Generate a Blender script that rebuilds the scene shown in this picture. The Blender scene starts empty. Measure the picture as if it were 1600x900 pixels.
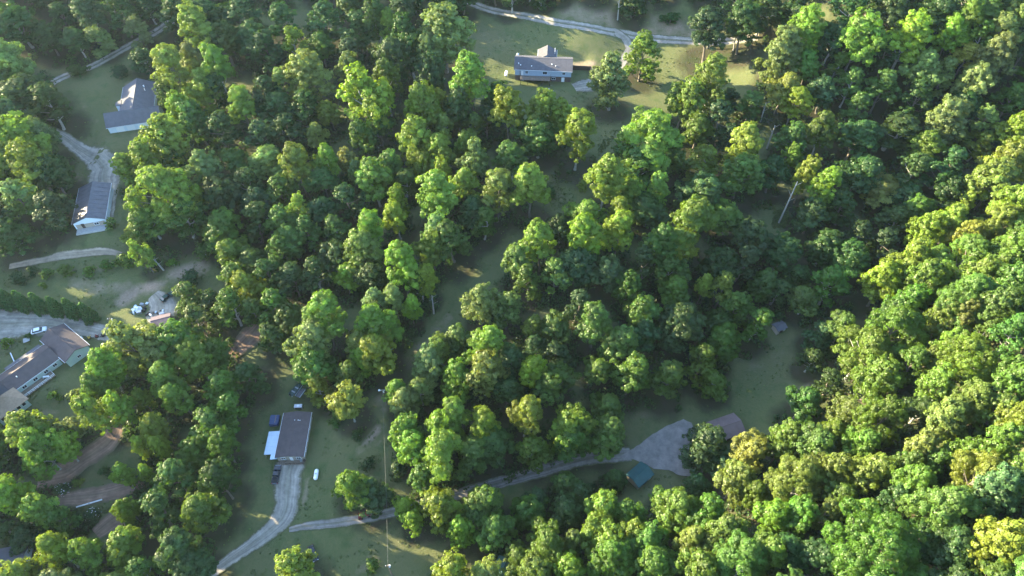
import bpy, bmesh, math, random
import numpy as np
from mathutils import Vector, Matrix

# ------------------------------------------------------------------ camera, sky, sun, exposure
scene = bpy.context.scene
C = scene.collection
CAM_H = 190.0
PITCH = math.radians(50)
FPX = 1600 * 24 / 36.0
cam_d = bpy.data.cameras.new('camera'); cam = bpy.data.objects.new('camera', cam_d); C.objects.link(cam)
cam_d.lens = 24; cam_d.sensor_width = 36; cam_d.clip_start = 1; cam_d.clip_end = 6000
cam.location = (0, 0, CAM_H); cam.rotation_euler = (math.radians(90) - PITCH, 0, 0)
scene.camera = cam

SUN_AZ = (-0.94, 0.34)          # ground direction towards the sun
SUN_EL = math.radians(17)
world = bpy.data.worlds.new('World'); scene.world = world; world.use_nodes = True
wn = world.node_tree; bg = wn.nodes['Background']
sky = wn.nodes.new('ShaderNodeTexSky'); sky.sky_type = 'NISHITA'; sky.sun_disc = False
sky.sun_elevation = SUN_EL; sky.sun_rotation = math.atan2(SUN_AZ[0], SUN_AZ[1])
sky.air_density = 1.0; sky.dust_density = 0.7; sky.ozone_density = 2.5
wn.links.new(sky.outputs[0], bg.inputs[0]); bg.inputs[1].default_value = 0.15
sun_d = bpy.data.lights.new('sun', 'SUN'); sun = bpy.data.objects.new('sun', sun_d); C.objects.link(sun)
sun_d.energy = 5.0; sun_d.angle = math.radians(0.5); sun_d.color = (1.0, 0.86, 0.56)
sdir = Vector((SUN_AZ[0] * math.cos(SUN_EL), SUN_AZ[1] * math.cos(SUN_EL), math.sin(SUN_EL)))
sun.rotation_euler = sdir.to_track_quat('Z', 'Y').to_euler()
sun.location = (-300, 200, 300)
vs = scene.view_settings
vs.view_transform = 'Standard'; vs.look = 'None'; vs.gamma = 1; vs.use_curve_mapping = False
vs.exposure = 2.9
cy = scene.cycles
cy.max_bounces = 7; cy.diffuse_bounces = 3; cy.transmission_bounces = 4; cy.volume_bounces = 1; cy.transparent_max_bounces = 4
cy.use_denoising = True

random.seed(7); RNG = np.random.default_rng(7)

# ------------------------------------------------------------------ pixel <-> place
cp, sp = math.cos(PITCH), math.sin(PITCH)
def ray(x, y):
    u = (x - 800) / FPX; v = (y - 450) / FPX
    return np.array([u, cp - v * sp, -sp - v * cp])
def at(x, y, z):
    d = ray(x, y); t = (CAM_H - z) / -d[2]
    return Vector((d[0] * t, d[1] * t, z))
def proj(x, y, z):
    dz = z - CAM_H
    depth = y * cp - dz * sp
    up = y * sp + dz * cp
    depth = np.maximum(depth, 1.0)
    return 800 + FPX * x / depth, 450 - FPX * up / depth

# ------------------------------------------------------------------ terrain
ctl = [  # photo x, photo y, height of the ground there
 (460,690,0),(440,780,0),(330,890,-2),(600,800,-1),(540,860,-2),(700,870,-3),(800,752,-3),(960,715,-3),(1050,700,-3),(1005,740,-4),
 (1150,640,-2),(1220,560,1),(1250,470,6),(1280,370,11),(1330,280,15),(1440,250,18),(1580,200,24),(1200,200,20),(1220,120,30),
 (1260,50,38),(1400,60,42),(1550,50,50),(1350,180,24),(1480,150,30),
 (1110,745,-3),(1260,600,3),(1340,490,9),(1440,390,15),(1570,280,22),(1600,400,38),(1600,520,48),(1480,520,32),(1400,620,24),(1590,650,58),
 (1600,800,62),(1400,800,42),(1200,780,12),(1000,880,2),(1200,890,22),(1400,890,46),(1590,890,66),(860,860,-2),
 (900,600,7),(760,650,3),(900,450,14),(1050,450,11),(1050,560,4),(870,290,18),(1000,250,19),(1120,300,14),
 (850,115,22),(800,110,22),(900,115,22),(920,150,21),(1000,120,21),(1000,58,25),(1120,66,27),(760,15,27),(760,90,24),(900,5,34),(1050,10,34),
 (700,490,8),(790,390,14),(600,600,3),(550,300,15),(400,200,19),(550,100,25),(400,400,9),(300,500,7),(400,560,4),(560,440,10),(650,200,20),
 (205,190,20),(148,320,15.5),(160,260,16),(100,400,12),(100,485,9),(60,580,6),(20,620,5.5),(100,690,3),(150,770,2),(20,870,0),(250,800,-1),(300,650,1),
 (150,100,25),(60,60,28),(300,20,31),(500,10,31),(20,250,17),(20,400,12),(230,470,8),
]
wctl = [(-330,300,55),(-330,200,45),(-330,100,25),(-300,0,10),(-380,400,80),(-250,400,66),(-120,400,60),(0,400,58),(120,400,62),(240,400,70),(360,400,75),
        (-330,520,90),(-150,520,86),(0,520,80),(200,520,85),(360,520,85),(330,200,48),(330,100,56),(300,0,58),(150,-60,40),(0,-60,5),(-150,-60,-5),(-200,40,2)]
P = []
for x, y, h in ctl:
    if x >= 1340 and y >= 380: h *= .72
    q = at(x, y, h); P.append((q.x, q.y, h))
P = np.array(P + wctl, float)
def _phi(r2): return 0.5 * r2 * np.log(r2 + 1e-9)
S = 100.0
XY = P[:, :2] / S; n = len(P)
K = _phi(((XY[:, None] - XY[None]) ** 2).sum(-1)) + np.eye(n) * 0.02
A = np.zeros((n + 3, n + 3)); A[:n, :n] = K; A[:n, n] = 1; A[:n, n + 1:] = XY; A[n, :n] = 1; A[n + 1:, :n] = XY.T
W = np.linalg.solve(A, np.concatenate([P[:, 2], np.zeros(3)]))
pads = []   # (x, y, half x, half y, yaw, z)
def pad(cx, cy, hx, hy, yaw, z): pads.append((cx, cy, hx, hy, yaw, z))
pad(14, 262, 15, 10, math.radians(-4), 22.0)
pad(-152, 235, 13, 17, math.radians(15), 20.3)
pad(-153.5, 184, 8, 13, math.radians(15), 15.8)
pad(-66.5, 99, 9, 12, 0, 0.0)
pad(-140, 131, 19, 9, math.radians(38), 6.3)
def height(x, y):
    x = np.atleast_1d(np.asarray(x, float)); y = np.atleast_1d(np.asarray(y, float))
    out = np.empty(x.shape)
    for i in range(0, len(x), 20000):
        q = np.stack([x[i:i+20000], y[i:i+20000]], -1) / S
        out[i:i+20000] = _phi(((q[:, None] - XY[None]) ** 2).sum(-1)) @ W[:n] + W[n] + q @ W[n+1:]
    out = np.clip(out, -14, 130)
    far = np.maximum(np.abs(x) - 400, np.maximum(y - 560, -80 - y)); k = np.clip(far / 200, 0, 1)
    hills = 62 + 22 * np.sin(x / 170.0) * np.cos(y / 210.0) + 10 * np.sin(x / 71 + y / 93)
    out = out * (1 - k) + hills * k
    out += 0.35 * np.sin(x / 9.1 + 1.3 * np.sin(y / 13)) * np.cos(y / 8.3)
    for cx, cy_, hx, hy, yaw, z in pads:
        c, s = math.cos(yaw), math.sin(yaw)
        lx = np.abs((x - cx) * c + (y - cy_) * s) - hx; ly = np.abs(-(x - cx) * s + (y - cy_) * c) - hy
        d = np.maximum(np.maximum(lx, ly), 0); w = np.clip(1 - d / 7.0, 0, 1); w = w * w * (3 - 2 * w)
        out = out * (1 - w) + z * w
    return out
def axis(lo, hi, step, far):
    a = list(np.arange(lo, hi + step / 2, step)); s = step
    b = hi
    while b < far: s *= 1.45; b = min(b + s, far); a.append(b)
    s = step; b = lo; pre = []
    while b > -far: s *= 1.45; b = max(b - s, -far); pre.append(b)
    return np.array(pre[::-1] + a)
GX = axis(-300, 300, 2.0, 1500); GY = axis(10, 430, 2.0, 1500)
gx, gy = np.meshgrid(GX, GY)
GZ = height(gx.ravel(), gy.ravel()).reshape(gx.shape)
def ground(x, y):
    """height of the ground sheet itself (bilinear in its grid)"""
    x = np.clip(np.atleast_1d(np.asarray(x, float)), GX[0], GX[-1] - 1e-6); y = np.clip(np.atleast_1d(np.asarray(y, float)), GY[0], GY[-1] - 1e-6)
    i = np.clip(np.searchsorted(GX, x, 'right') - 1, 0, len(GX) - 2); j = np.clip(np.searchsorted(GY, y, 'right') - 1, 0, len(GY) - 2)
    u = (x - GX[i]) / (GX[i+1] - GX[i]); v = (y - GY[j]) / (GY[j+1] - GY[j])
    return (GZ[j, i] * (1-u) + GZ[j, i+1] * u) * (1-v) + (GZ[j+1, i] * (1-u) + GZ[j+1, i+1] * u) * v
def gz(x, y): return float(ground(x, y)[0])
def hit(x, y, above=0.0):
    """first place along the photo ray that is `above` metres over the ground"""
    d = ray(x, y); t = np.arange(60, 520, 1.5)
    px, py, pz = d[0] * t, d[1] * t, CAM_H + d[2] * t
    g = ground(px, py) + above
    k = np.argmax(pz < g)
    if pz[k] >= g[k]: k = len(t) - 1
    a, b = (pz[k-1] - g[k-1]), (pz[k] - g[k])
    w = a / (a - b) if a != b else 0
    tt = t[k-1] + w * (t[k] - t[k-1])
    return Vector((d[0] * tt, d[1] * tt, gz(d[0] * tt, d[1] * tt))), tt

# ------------------------------------------------------------------ materials
def mat(name, col=(.5, .5, .5), rough=.8, metal=0.0, spec=.3, noise=0.0, nscale=3.0, bump=0.0, bscale=20.0, col2=None):
    m = bpy.data.materials.new(name); m.use_nodes = True; t = m.node_tree; b = t.nodes['Principled BSDF']
    b.inputs['Roughness'].default_value = rough; b.inputs['Metallic'].default_value = metal
    b.inputs['Specular IOR Level'].default_value = spec; b.inputs['Base Color'].default_value = (*col, 1)
    if noise or bump:
        tc = t.nodes.new('ShaderNodeTexCoord')
    if noise:
        nz = t.nodes.new('ShaderNodeTexNoise'); nz.inputs['Scale'].default_value = nscale; nz.inputs['Detail'].default_value = 8; nz.inputs['Roughness'].default_value = .65
        t.links.new(tc.outputs['Object'], nz.inputs['Vector'])
        r = t.nodes.new('ShaderNodeMapRange'); r.inputs[1].default_value = .3; r.inputs[2].default_value = .7
        t.links.new(nz.outputs[0], r.inputs[0])
        mx = t.nodes.new('ShaderNodeMix'); mx.data_type = 'RGBA'
        c2 = col2 or tuple(c * (1 - noise) for c in col)
        mx.inputs[6].default_value = (*col, 1); mx.inputs[7].default_value = (*c2, 1)
        t.links.new(r.outputs[0], mx.inputs[0]); t.links.new(mx.outputs[2], b.inputs['Base Color'])
    if bump:
        n2 = t.nodes.new('ShaderNodeTexNoise'); n2.inputs['Scale'].default_value = bscale; n2.inputs['Detail'].default_value = 5
        t.links.new(tc.outputs['Object'], n2.inputs['Vector'])
        bp = t.nodes.new('ShaderNodeBump'); bp.inputs['Strength'].default_value = bump; bp.inputs['Distance'].default_value = .1
        t.links.new(n2.outputs[0], bp.inputs['Height']); t.links.new(bp.outputs[0], b.inputs['Normal'])
    return m
def leaf_mat(name, trans=.34, var=.9):
    m = bpy.data.materials.new(name); m.use_nodes = True; t = m.node_tree; t.nodes.clear()
    out = t.nodes.new('ShaderNodeOutputMaterial'); oi = t.nodes.new('ShaderNodeObjectInfo')
    at_ = t.nodes.new('ShaderNodeAttribute'); at_.attribute_name = 'tint'
    mr = t.nodes.new('ShaderNodeMapRange'); mr.inputs[3].default_value = 1 - var * .45; mr.inputs[4].default_value = 1 + var * .45
    t.links.new(at_.outputs['Fac'], mr.inputs[0])
    mul = t.nodes.new('ShaderNodeVectorMath'); mul.operation = 'SCALE'
    t.links.new(oi.outputs['Color'], mul.inputs[0]); t.links.new(mr.outputs[0], mul.inputs['Scale'])
    hsv = t.nodes.new('ShaderNodeHueSaturation')
    hm = t.nodes.new('ShaderNodeMapRange'); hm.inputs[3].default_value = .485; hm.inputs[4].default_value = .505
    t.links.new(at_.outputs['Fac'], hm.inputs[0]); t.links.new(hm.outputs[0], hsv.inputs['Hue']); t.links.new(mul.outputs[0], hsv.inputs['Color'])
    d = t.nodes.new('ShaderNodeBsdfDiffuse'); d.inputs['Roughness'].default_value = .5
    tr = t.nodes.new('ShaderNodeBsdfTranslucent')
    tm = t.nodes.new('ShaderNodeMix'); tm.data_type = 'RGBA'; tm.blend_type = 'MULTIPLY'; tm.inputs[0].default_value = 1; tm.inputs[7].default_value = (1.75, 1.75, .65, 1)
    t.links.new(hsv.outputs[0], d.inputs[0]); t.links.new(hsv.outputs[0], tm.inputs[6]); t.links.new(tm.outputs[2], tr.inputs[0])
    mx = t.nodes.new('ShaderNodeMixShader'); mx.inputs[0].default_value = trans
    t.links.new(d.outputs[0], mx.inputs[1]); t.links.new(tr.outputs[0], mx.inputs[2])
    gl = t.nodes.new('ShaderNodeBsdfGlossy'); gl.inputs['Roughness'].default_value = .45; gl.inputs[0].default_value = (.9, .95, .8, 1)
    m2 = t.nodes.new('ShaderNodeMixShader'); m2.inputs[0].default_value = .02
    t.links.new(mx.outputs[0], m2.inputs[1]); t.links.new(gl.outputs[0], m2.inputs[2]); t.links.new(m2.outputs[0], out.inputs[0])
    return m
M = dict(
 leaf=leaf_mat('leaves'), bark=mat('bark', (.20, .17, .13), .9, noise=.6, nscale=4, bump=.5, bscale=6), bark_pale=mat('pale_bark', (.42, .40, .34), .9, noise=.5, nscale=3),
 shingle_grey=mat('grey_shingle', (.105, .10, .108), .85, noise=.3, nscale=.8, bump=.3, bscale=9), shingle_brown=mat('brown_shingle', (.105, .082, .078), .85, noise=.3, nscale=.7, bump=.3, bscale=9),
 shingle_slate=mat('slate_shingle', (.125, .12, .128), .85, noise=.25, nscale=.6, bump=.3, bscale=9), shingle_tan=mat('tan_shingle', (.33, .23, .15), .85, noise=.3, nscale=1, bump=.3, bscale=9),
 metal_dark=mat('dark_metal_roof', (.125, .12, .128), .5, .3, noise=.35, nscale=.6), metal_blue=mat('pale_metal_roof', (.50, .58, .64), .4, .3, noise=.15, nscale=.5),
 metal_teal=mat('teal_metal_roof', (.045, .112, .106), .5, .2, noise=.25, nscale=.6), metal_rust=mat('brown_metal_roof', (.20, .14, .125), .55, .2, noise=.3, nscale=.5),
 siding=mat('pale_blue_siding', (.42, .50, .58), .7, noise=.12, nscale=2), siding_white=mat('white_siding', (.70, .76, .80), .7, noise=.08, nscale=2), siding_mint=mat('mint_siding', (.42, .52, .49), .7, noise=.12, nscale=2),
 siding_tan=mat('tan_siding', (.40, .34, .27), .7, noise=.2, nscale=2), brick=mat('brown_brick', (.17, .115, .09), .85, noise=.4, nscale=3), trim=mat('white_trim', (.75, .77, .78), .6),
 glass=mat('window_glass', (.02, .025, .03), .08, spec=.6), wood=mat('weathered_wood', (.26, .20, .15), .85, noise=.5, nscale=3), wood_dark=mat('dark_wood', (.09, .065, .05), .85, noise=.4, nscale=3),
 white=mat('white_paint', (.82, .83, .82), .5, noise=.06, nscale=3), steel=mat('galvanised_steel', (.5, .5, .52), .45, .6), black=mat('black_rubber', (.02, .02, .02), .8),
 car_black=mat('black_car_paint', (.02, .021, .026), .25, spec=.5), car_red=mat('red_paint', (.20, .022, .022), .4), car_green=mat('green_car_paint', (.03, .06, .05), .3), car_grey=mat('grey_car_paint', (.25, .27, .28), .35),
 chrome=mat('chrome', (.6, .6, .6), .25, .9), lamp=mat('headlight_glass', (.7, .7, .68), .15), tail=mat('taillight_red', (.3, .01, .01), .3), blue=mat('blue_tarp', (.06, .085, .17), .6, noise=.3, nscale=2),
 tarp_purple=mat('faded_tarp', (.13, .10, .12), .8, noise=.4, nscale=1), rock=mat('pale_stone', (.45, .45, .46), .9, noise=.4, nscale=2), petal=mat('white_blossom', (.7, .72, .66), .8), concrete=mat('concrete', (.42, .41, .39), .9, noise=.3, nscale=1.5),
 yellow=mat('yellow_paint', (.55, .38, .05), .6), wire=mat('wire', (.12, .12, .11), .6), tank=mat('tank_white', (.86, .87, .87), .35),
)

# ------------------------------------------------------------------ helpers for objects
def tag(o, label=None, cat=None, group=None, kind=None):
    if label: o['label'] = label
    if cat: o['category'] = cat
    if group: o['group'] = group
    if kind: o['kind'] = kind
    return o
def empty(name, loc=(0, 0, 0), yaw=0.0, **kw):
    o = bpy.data.objects.new(name, None); C.objects.link(o); o.location = loc; o.rotation_euler = (0, 0, yaw); o.empty_display_size = .3
    return tag(o, **kw)
def mesh_obj(name, me, material, parent=None, **kw):
    o = bpy.data.objects.new(name, me); C.objects.link(o)
    if material is not None and not me.materials: me.materials.append(M[material] if isinstance(material, str) else material)
    if parent is not None: o.parent = parent
    return tag(o, **kw)
def build(name, bm, material, parent=None, smooth=False, **kw):
    me = bpy.data.meshes.new(name); bmesh.ops.recalc_face_normals(bm, faces=bm.faces); bm.to_mesh(me); bm.free()
    if smooth:
        for p in me.polygons: p.use_smooth = True
    return mesh_obj(name, me, material, parent, **kw)
def bx(bm, cx, cy, cz, sx, sy, sz, rot=None):
    r = bmesh.ops.create_cube(bm, size=1); m = Matrix.Translation((cx, cy, cz))
    if rot is not None: m = m @ rot
    bmesh.ops.transform(bm, verts=r['verts'], matrix=m @ Matrix.Diagonal((sx, sy, sz, 1)))
    return r['verts']
def poly(bm, pts): return bm.faces.new([bm.verts.new(p) for p in pts])
def tube(bm, a, b, r0, r1, n=8):
    a, b = Vector(a), Vector(b); d = b - a; q = d.to_track_quat('Z', 'Y').to_matrix().to_4x4()
    r = bmesh.ops.create_cone(bm, cap_ends=True, segments=n, radius1=r0, radius2=r1, depth=d.length)
    bmesh.ops.transform(bm, verts=r['verts'], matrix=Matrix.Translation((a + b) / 2) @ q)
def prism(bm, prof, x0, x1):
    """profile in (y,z) drawn along x"""
    a = [bm.verts.new((x0, y, z)) for y, z in prof]; b = [bm.verts.new((x1, y, z)) for y, z in prof]
    bm.faces.new(a); bm.faces.new(b[::-1])
    for i in range(len(prof)):
        j = (i + 1) % len(prof); bm.faces.new([a[i], b[i], b[j], a[j]])
def B(): return bmesh.new()

def inside(px, py, pg):
    c = False; j = len(pg) - 1
    for i in range(len(pg)):
        (xi, yi), (xj, yj) = pg[i], pg[j]
        if (yi > py) != (yj > py) and px < (xj - xi) * (py - yi) / (yj - yi) + xi: c = not c
        j = i
    return c

# ------------------------------------------------------------------ roads (photo polylines draped on the ground)
def cr(points, step=1.2):
    pts = [np.array(p, float) for p in points]; out = []
    pts = [2 * pts[0] - pts[1]] + pts + [2 * pts[-1] - pts[-2]]
    for i in range(1, len(pts) - 2):
        p0, p1, p2, p3 = pts[i-1:i+3]; k = max(2, int(np.linalg.norm((p2 - p1)[:2]) / step))
        for t in np.linspace(0, 1, k, endpoint=False):
            out.append(.5 * ((2*p1) + (-p0+p2)*t + (2*p0-5*p1+4*p2-p3)*t*t + (-p0+3*p1-3*p2+p3)*t**3))
    out.append(pts[-2]); return np.array(out)
def road_mat(name, gravel, strip, track):
    m = bpy.data.materials.new(name); m.use_nodes = True; t = m.node_tree; b = t.nodes['Principled BSDF']; b.inputs['Roughness'].default_value = .95; b.inputs['Specular IOR Level'].default_value = .15
    tc = t.nodes.new('ShaderNodeTexCoord'); uv = t.nodes.new('ShaderNodeUVMap'); sx = t.nodes.new('ShaderNodeSeparateXYZ'); t.links.new(uv.outputs[0], sx.inputs[0])
    n1 = t.nodes.new('ShaderNodeTexNoise'); n1.inputs['Scale'].default_value = .35; n1.inputs['Detail'].default_value = 9; n1.inputs['Roughness'].default_value = .7; t.links.new(tc.outputs['Object'], n1.inputs['Vector'])
    n2 = t.nodes.new('ShaderNodeTexNoise'); n2.inputs['Scale'].default_value = 3.5; n2.inputs['Detail'].default_value = 6; t.links.new(tc.outputs['Object'], n2.inputs['Vector'])
    g = t.nodes.new('ShaderNodeMix'); g.data_type = 'RGBA'; g.inputs[6].default_value = (*[c*.58 for c in gravel], 1); g.inputs[7].default_value = (*[min(.6, c*1.2) for c in gravel], 1)
    mr = t.nodes.new('ShaderNodeMapRange'); mr.inputs[1].default_value = .3; mr.inputs[2].default_value = .7; t.links.new(n1.outputs[0], mr.inputs[0]); t.links.new(mr.outputs[0], g.inputs[0])
    # u: 0 at one edge, 1 at the other; grass in the middle strip and along the edges
    e = t.nodes.new('ShaderNodeMath'); e.operation = 'SUBTRACT'; e.inputs[1].default_value = .5; t.links.new(sx.outputs[0], e.inputs[0])
    ab = t.nodes.new('ShaderNodeMath'); ab.operation = 'ABSOLUTE'; t.links.new(e.outputs[0], ab.inputs[0])
    ns = t.nodes.new('ShaderNodeMath'); ns.operation = 'MULTIPLY_ADD'; ns.inputs[1].default_value = .30; ns.inputs[2].default_value = -.15
    n3 = t.nodes.new('ShaderNodeTexNoise'); n3.inputs['Scale'].default_value = 1.1; n3.inputs['Detail'].default_value = 7; n3.inputs['Roughness'].default_value = .7; t.links.new(tc.outputs['Object'], n3.inputs['Vector']); t.links.new(n3.outputs[0], ns.inputs[0])
    nn = t.nodes.new('ShaderNodeMath'); nn.operation = 'ADD'; t.links.new(ab.outputs[0], nn.inputs[0]); t.links.new(ns.outputs[0], nn.inputs[1])
    edge = t.nodes.new('ShaderNodeMapRange'); edge.inputs[1].default_value = .36; edge.inputs[2].default_value = .46; t.links.new(nn.outputs[0], edge.inputs[0])
    mid = t.nodes.new('ShaderNodeMapRange'); mid.inputs[1].default_value = .14; mid.inputs[2].default_value = .05; mid.inputs[4].default_value = track; t.links.new(nn.outputs[0], mid.inputs[0])
    mxm = t.nodes.new('ShaderNodeMath'); mxm.operation = 'MAXIMUM'; t.links.new(edge.outputs[0], mxm.inputs[0]); t.links.new(mid.outputs[0], mxm.inputs[1])
    # tyre streaks along the way
    mp = t.nodes.new('ShaderNodeMapping'); mp.inputs['Scale'].default_value = (11, .35, 1); t.links.new(uv.outputs[0], mp.inputs[0])
    n4 = t.nodes.new('ShaderNodeTexNoise'); n4.inputs['Scale'].default_value = 1.0; n4.inputs['Detail'].default_value = 4; t.links.new(mp.outputs[0], n4.inputs['Vector'])
    st = t.nodes.new('ShaderNodeMapRange'); st.inputs[1].default_value = .35; st.inputs[2].default_value = .65; st.inputs[3].default_value = .68; st.inputs[4].default_value = 1.12; t.links.new(n4.outputs[0], st.inputs[0])
    gs = t.nodes.new('ShaderNodeVectorMath'); gs.operation = 'SCALE'; t.links.new(g.outputs[2], gs.inputs[0]); t.links.new(st.outputs[0], gs.inputs['Scale'])
    f = t.nodes.new('ShaderNodeMix'); f.data_type = 'RGBA'; f.inputs[7].default_value = (*strip, 1); t.links.new(mxm.outputs[0], f.inputs[0]); t.links.new(gs.outputs[0], f.inputs[6]); t.links.new(f.outputs[2], b.inputs['Base Color'])
    bp = t.nodes.new('ShaderNodeBump'); bp.inputs['Strength'].default_value = .5; bp.inputs['Distance'].default_value = .08; t.links.new(n2.outputs[0], bp.inputs['Height']); t.links.new(bp.outputs[0], b.inputs['Normal'])
    return m
M['gravel'] = road_mat('gravel', (.35, .31, .255), (.10, .10, .05), .3)
M['gravel_two_track'] = road_mat('gravel_two_track', (.35, .315, .27), (.10, .105, .05), .8)
M['gravel_lane'] = road_mat('lane_gravel', (.26, .23, .20), (.09, .095, .045), .45)
M['asphalt'] = road_mat('grey_gravel_pad', (.29, .255, .225), (.075, .085, .04), 0.0)
M['tan_dirt'] = road_mat('tan_dirt', (.36, .28, .20), (.12, .11, .06), .2)
M['clay'] = road_mat('red_clay', (.27, .175, .125), (.13, .11, .065), .25)
road_lift = [0.05]; ROADS = []
def strip(name, pix, width, material, na=8):
    """pix: photo points (x, y[, width m]) on the ground"""
    pts = []
    for p in pix:
        q, _ = hit(p[0], p[1]); pts.append((q.x, q.y, p[2] if len(p) > 2 else width))
    pts = cr(pts); ROADS.append((pts[:, :2], float(pts[:, 2].mean()))); bm = B(); uvl = bm.loops.layers.uv.new('UVMap'); rows = []
    road_lift[0] += .012
    for i, p in enumerate(pts):
        a = pts[max(i-1, 0)][:2]; b = pts[min(i+1, len(pts)-1)][:2]; d = b - a; d /= np.linalg.norm(d) + 1e-9; nr = np.array([-d[1], d[0]])
        us = np.linspace(0, 1, na + 1); w = p[2] * (1 + .10 * math.sin(i * 1.7) * math.sin(i * .61))
        xy = p[:2] + nr * ((us - .5) * w)[:, None]; zz = ground(xy[:, 0], xy[:, 1]) + road_lift[0]
        rows.append([(bm.verts.new((x, y, z)), u, i) for (x, y), z, u in zip(xy, zz, us)])
    for r0, r1 in zip(rows, rows[1:]):
        for k in range(na):
            f = bm.faces.new([r0[k][0], r0[k+1][0], r1[k+1][0], r1[k][0]])
            for l, (v, u, i) in zip(f.loops, (r0[k], r0[k+1], r1[k+1], r1[k])): l[uvl].uv = (u, i * .2)
    return build(name, bm, material, None, smooth=True, kind='structure')

def sheet(name, pix, material):
    """a flat-lying patch of ground with a photo outline"""
    from mathutils.geometry import delaunay_2d_cdt
    ring = []
    for (ax, ay), (bx_, by) in zip(pix, pix[1:] + pix[:1]):
        k = max(1, int(math.hypot(bx_ - ax, by - ay) / 5))
        for i in range(k):
            q = hit(ax + (bx_ - ax) * i / k + random.uniform(-.7, .7), ay + (by - ay) * i / k + random.uniform(-.7, .7))[0]; ring.append(Vector((q.x, q.y)))
    x0, x1 = min(p.x for p in ring), max(p.x for p in ring); y0, y1 = min(p.y for p in ring), max(p.y for p in ring)
    pts = ring + [Vector((x, y)) for x in np.arange(x0 + .9, x1, 1.6) for y in np.arange(y0 + .9, y1, 1.6)]
    vv, _, ff, *_r = delaunay_2d_cdt(pts, [(i, (i + 1) % len(ring)) for i in range(len(ring))], [], 0, 1e-4)
    rp = [(p.x, p.y) for p in ring]
    road_lift[0] += .012; zz = ground([v.x for v in vv], [v.y for v in vv]) + road_lift[0]
    bm = B(); uvl = bm.loops.layers.uv.new('UVMap'); bv = [bm.verts.new((v.x, v.y, z)) for v, z in zip(vv, zz)]
    for f in ff:
        c = sum((vv[i] for i in f), Vector((0, 0))) / len(f)
        if not inside(c.x, c.y, rp): continue
        fc = bm.faces.new([bv[i] for i in f])
        for l in fc.loops: l[uvl].uv = (.3, 0)
    for v in [v for v in bm.verts if not v.link_faces]: bm.verts.remove(v)
    for f in bm.faces:
        f.normal_update()
        if f.normal.z < 0: f.normal_flip()
    ROADS.append((np.array(rp), 3.0)); ROADS.append((np.array([((x0 + x1) / 2, (y0 + y1) / 2)]), 16.0))
    return build(name, bm, material, None, smooth=True, kind='structure')
strip('gravel_road', [(715,-8),(740,6),(800,22),(870,35),(940,47),(985,55),(1040,62),(1095,65),(1140,64),(1185,58)], 4.6, 'gravel_two_track')
strip('driveway', [(962,50,4),(978,62,4.5),(983,80,4.5),(965,105,5),(945,122,7),(915,134,9),(897,137,7)], 5, 'gravel')
strip('farm_track', [(74,134),(100,120),(150,101),(205,70),(240,52),(270,32),(300,14)], 4.6, 'gravel_two_track')
strip('driveway', [(60,196,4),(95,212,5),(120,230,6),(145,245,9),(165,262,13),(163,282,13),(172,315,5),(172,340,3)], 6, 'gravel')
strip('driveway', [(-40,505,15),(0,508,14),(40,506,10),(90,508,8),(130,513,7),(172,522,6.5),(190,528,5)], 8, 'gravel')
strip('driveway', [(240,460,5),(252,478,11),(248,498,12),(235,508,9)], 8, 'gravel')
strip('driveway', [(455,722,9.4),(450,745,8.8),(449,775,7.8),(446,798,7.6),(432,820,6.2),(398,848,4.6),(360,874,3.8),(325,900,3.6),(290,925,3.6)], 7, 'gravel')
strip('lane', [(452,828,1.6),(480,822,2.6),(510,819,2.9),(540,815,3.0),(580,808,3.1),(620,799,3.2),(690,780,3.4),(760,760,3.6),(800,749,3.8),(850,735,4.0),(905,719,4.2),(950,712,4.8),(985,710,5)], 5, 'gravel_lane')
sheet('parking_pad', [(962,717),(985,704),(1000,694),(1015,682),(1040,667),(1068,655),(1080,661),(1086,680),(1090,705),(1110,728),(1098,739),(1080,744),(1062,743),(1045,735),(1022,733),(1008,725),(990,718)], 'asphalt')
strip('clay_track', [(182,668,5),(172,688,7),(150,706,7),(125,722,7),(100,738,8),(60,748,7)], 6, 'clay')
strip('clay_track', [(90,780,4),(120,778,5),(160,772,5.5),(200,761,5.5),(225,752,4)], 5, 'clay')
strip('clay_track', [(150,835,4),(175,815,6),(195,803,7),(210,796,5)], 5, 'clay')
strip('clay_track', [(15,417,2.5),(45,411,3),(80,404,3),(120,398,3),(165,394,3),(190,398,2)], 3, 'tan_dirt')
strip('clay_track', [(362,556,4),(378,540,7),(395,522,8),(405,508,5)], 6, 'clay')

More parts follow.
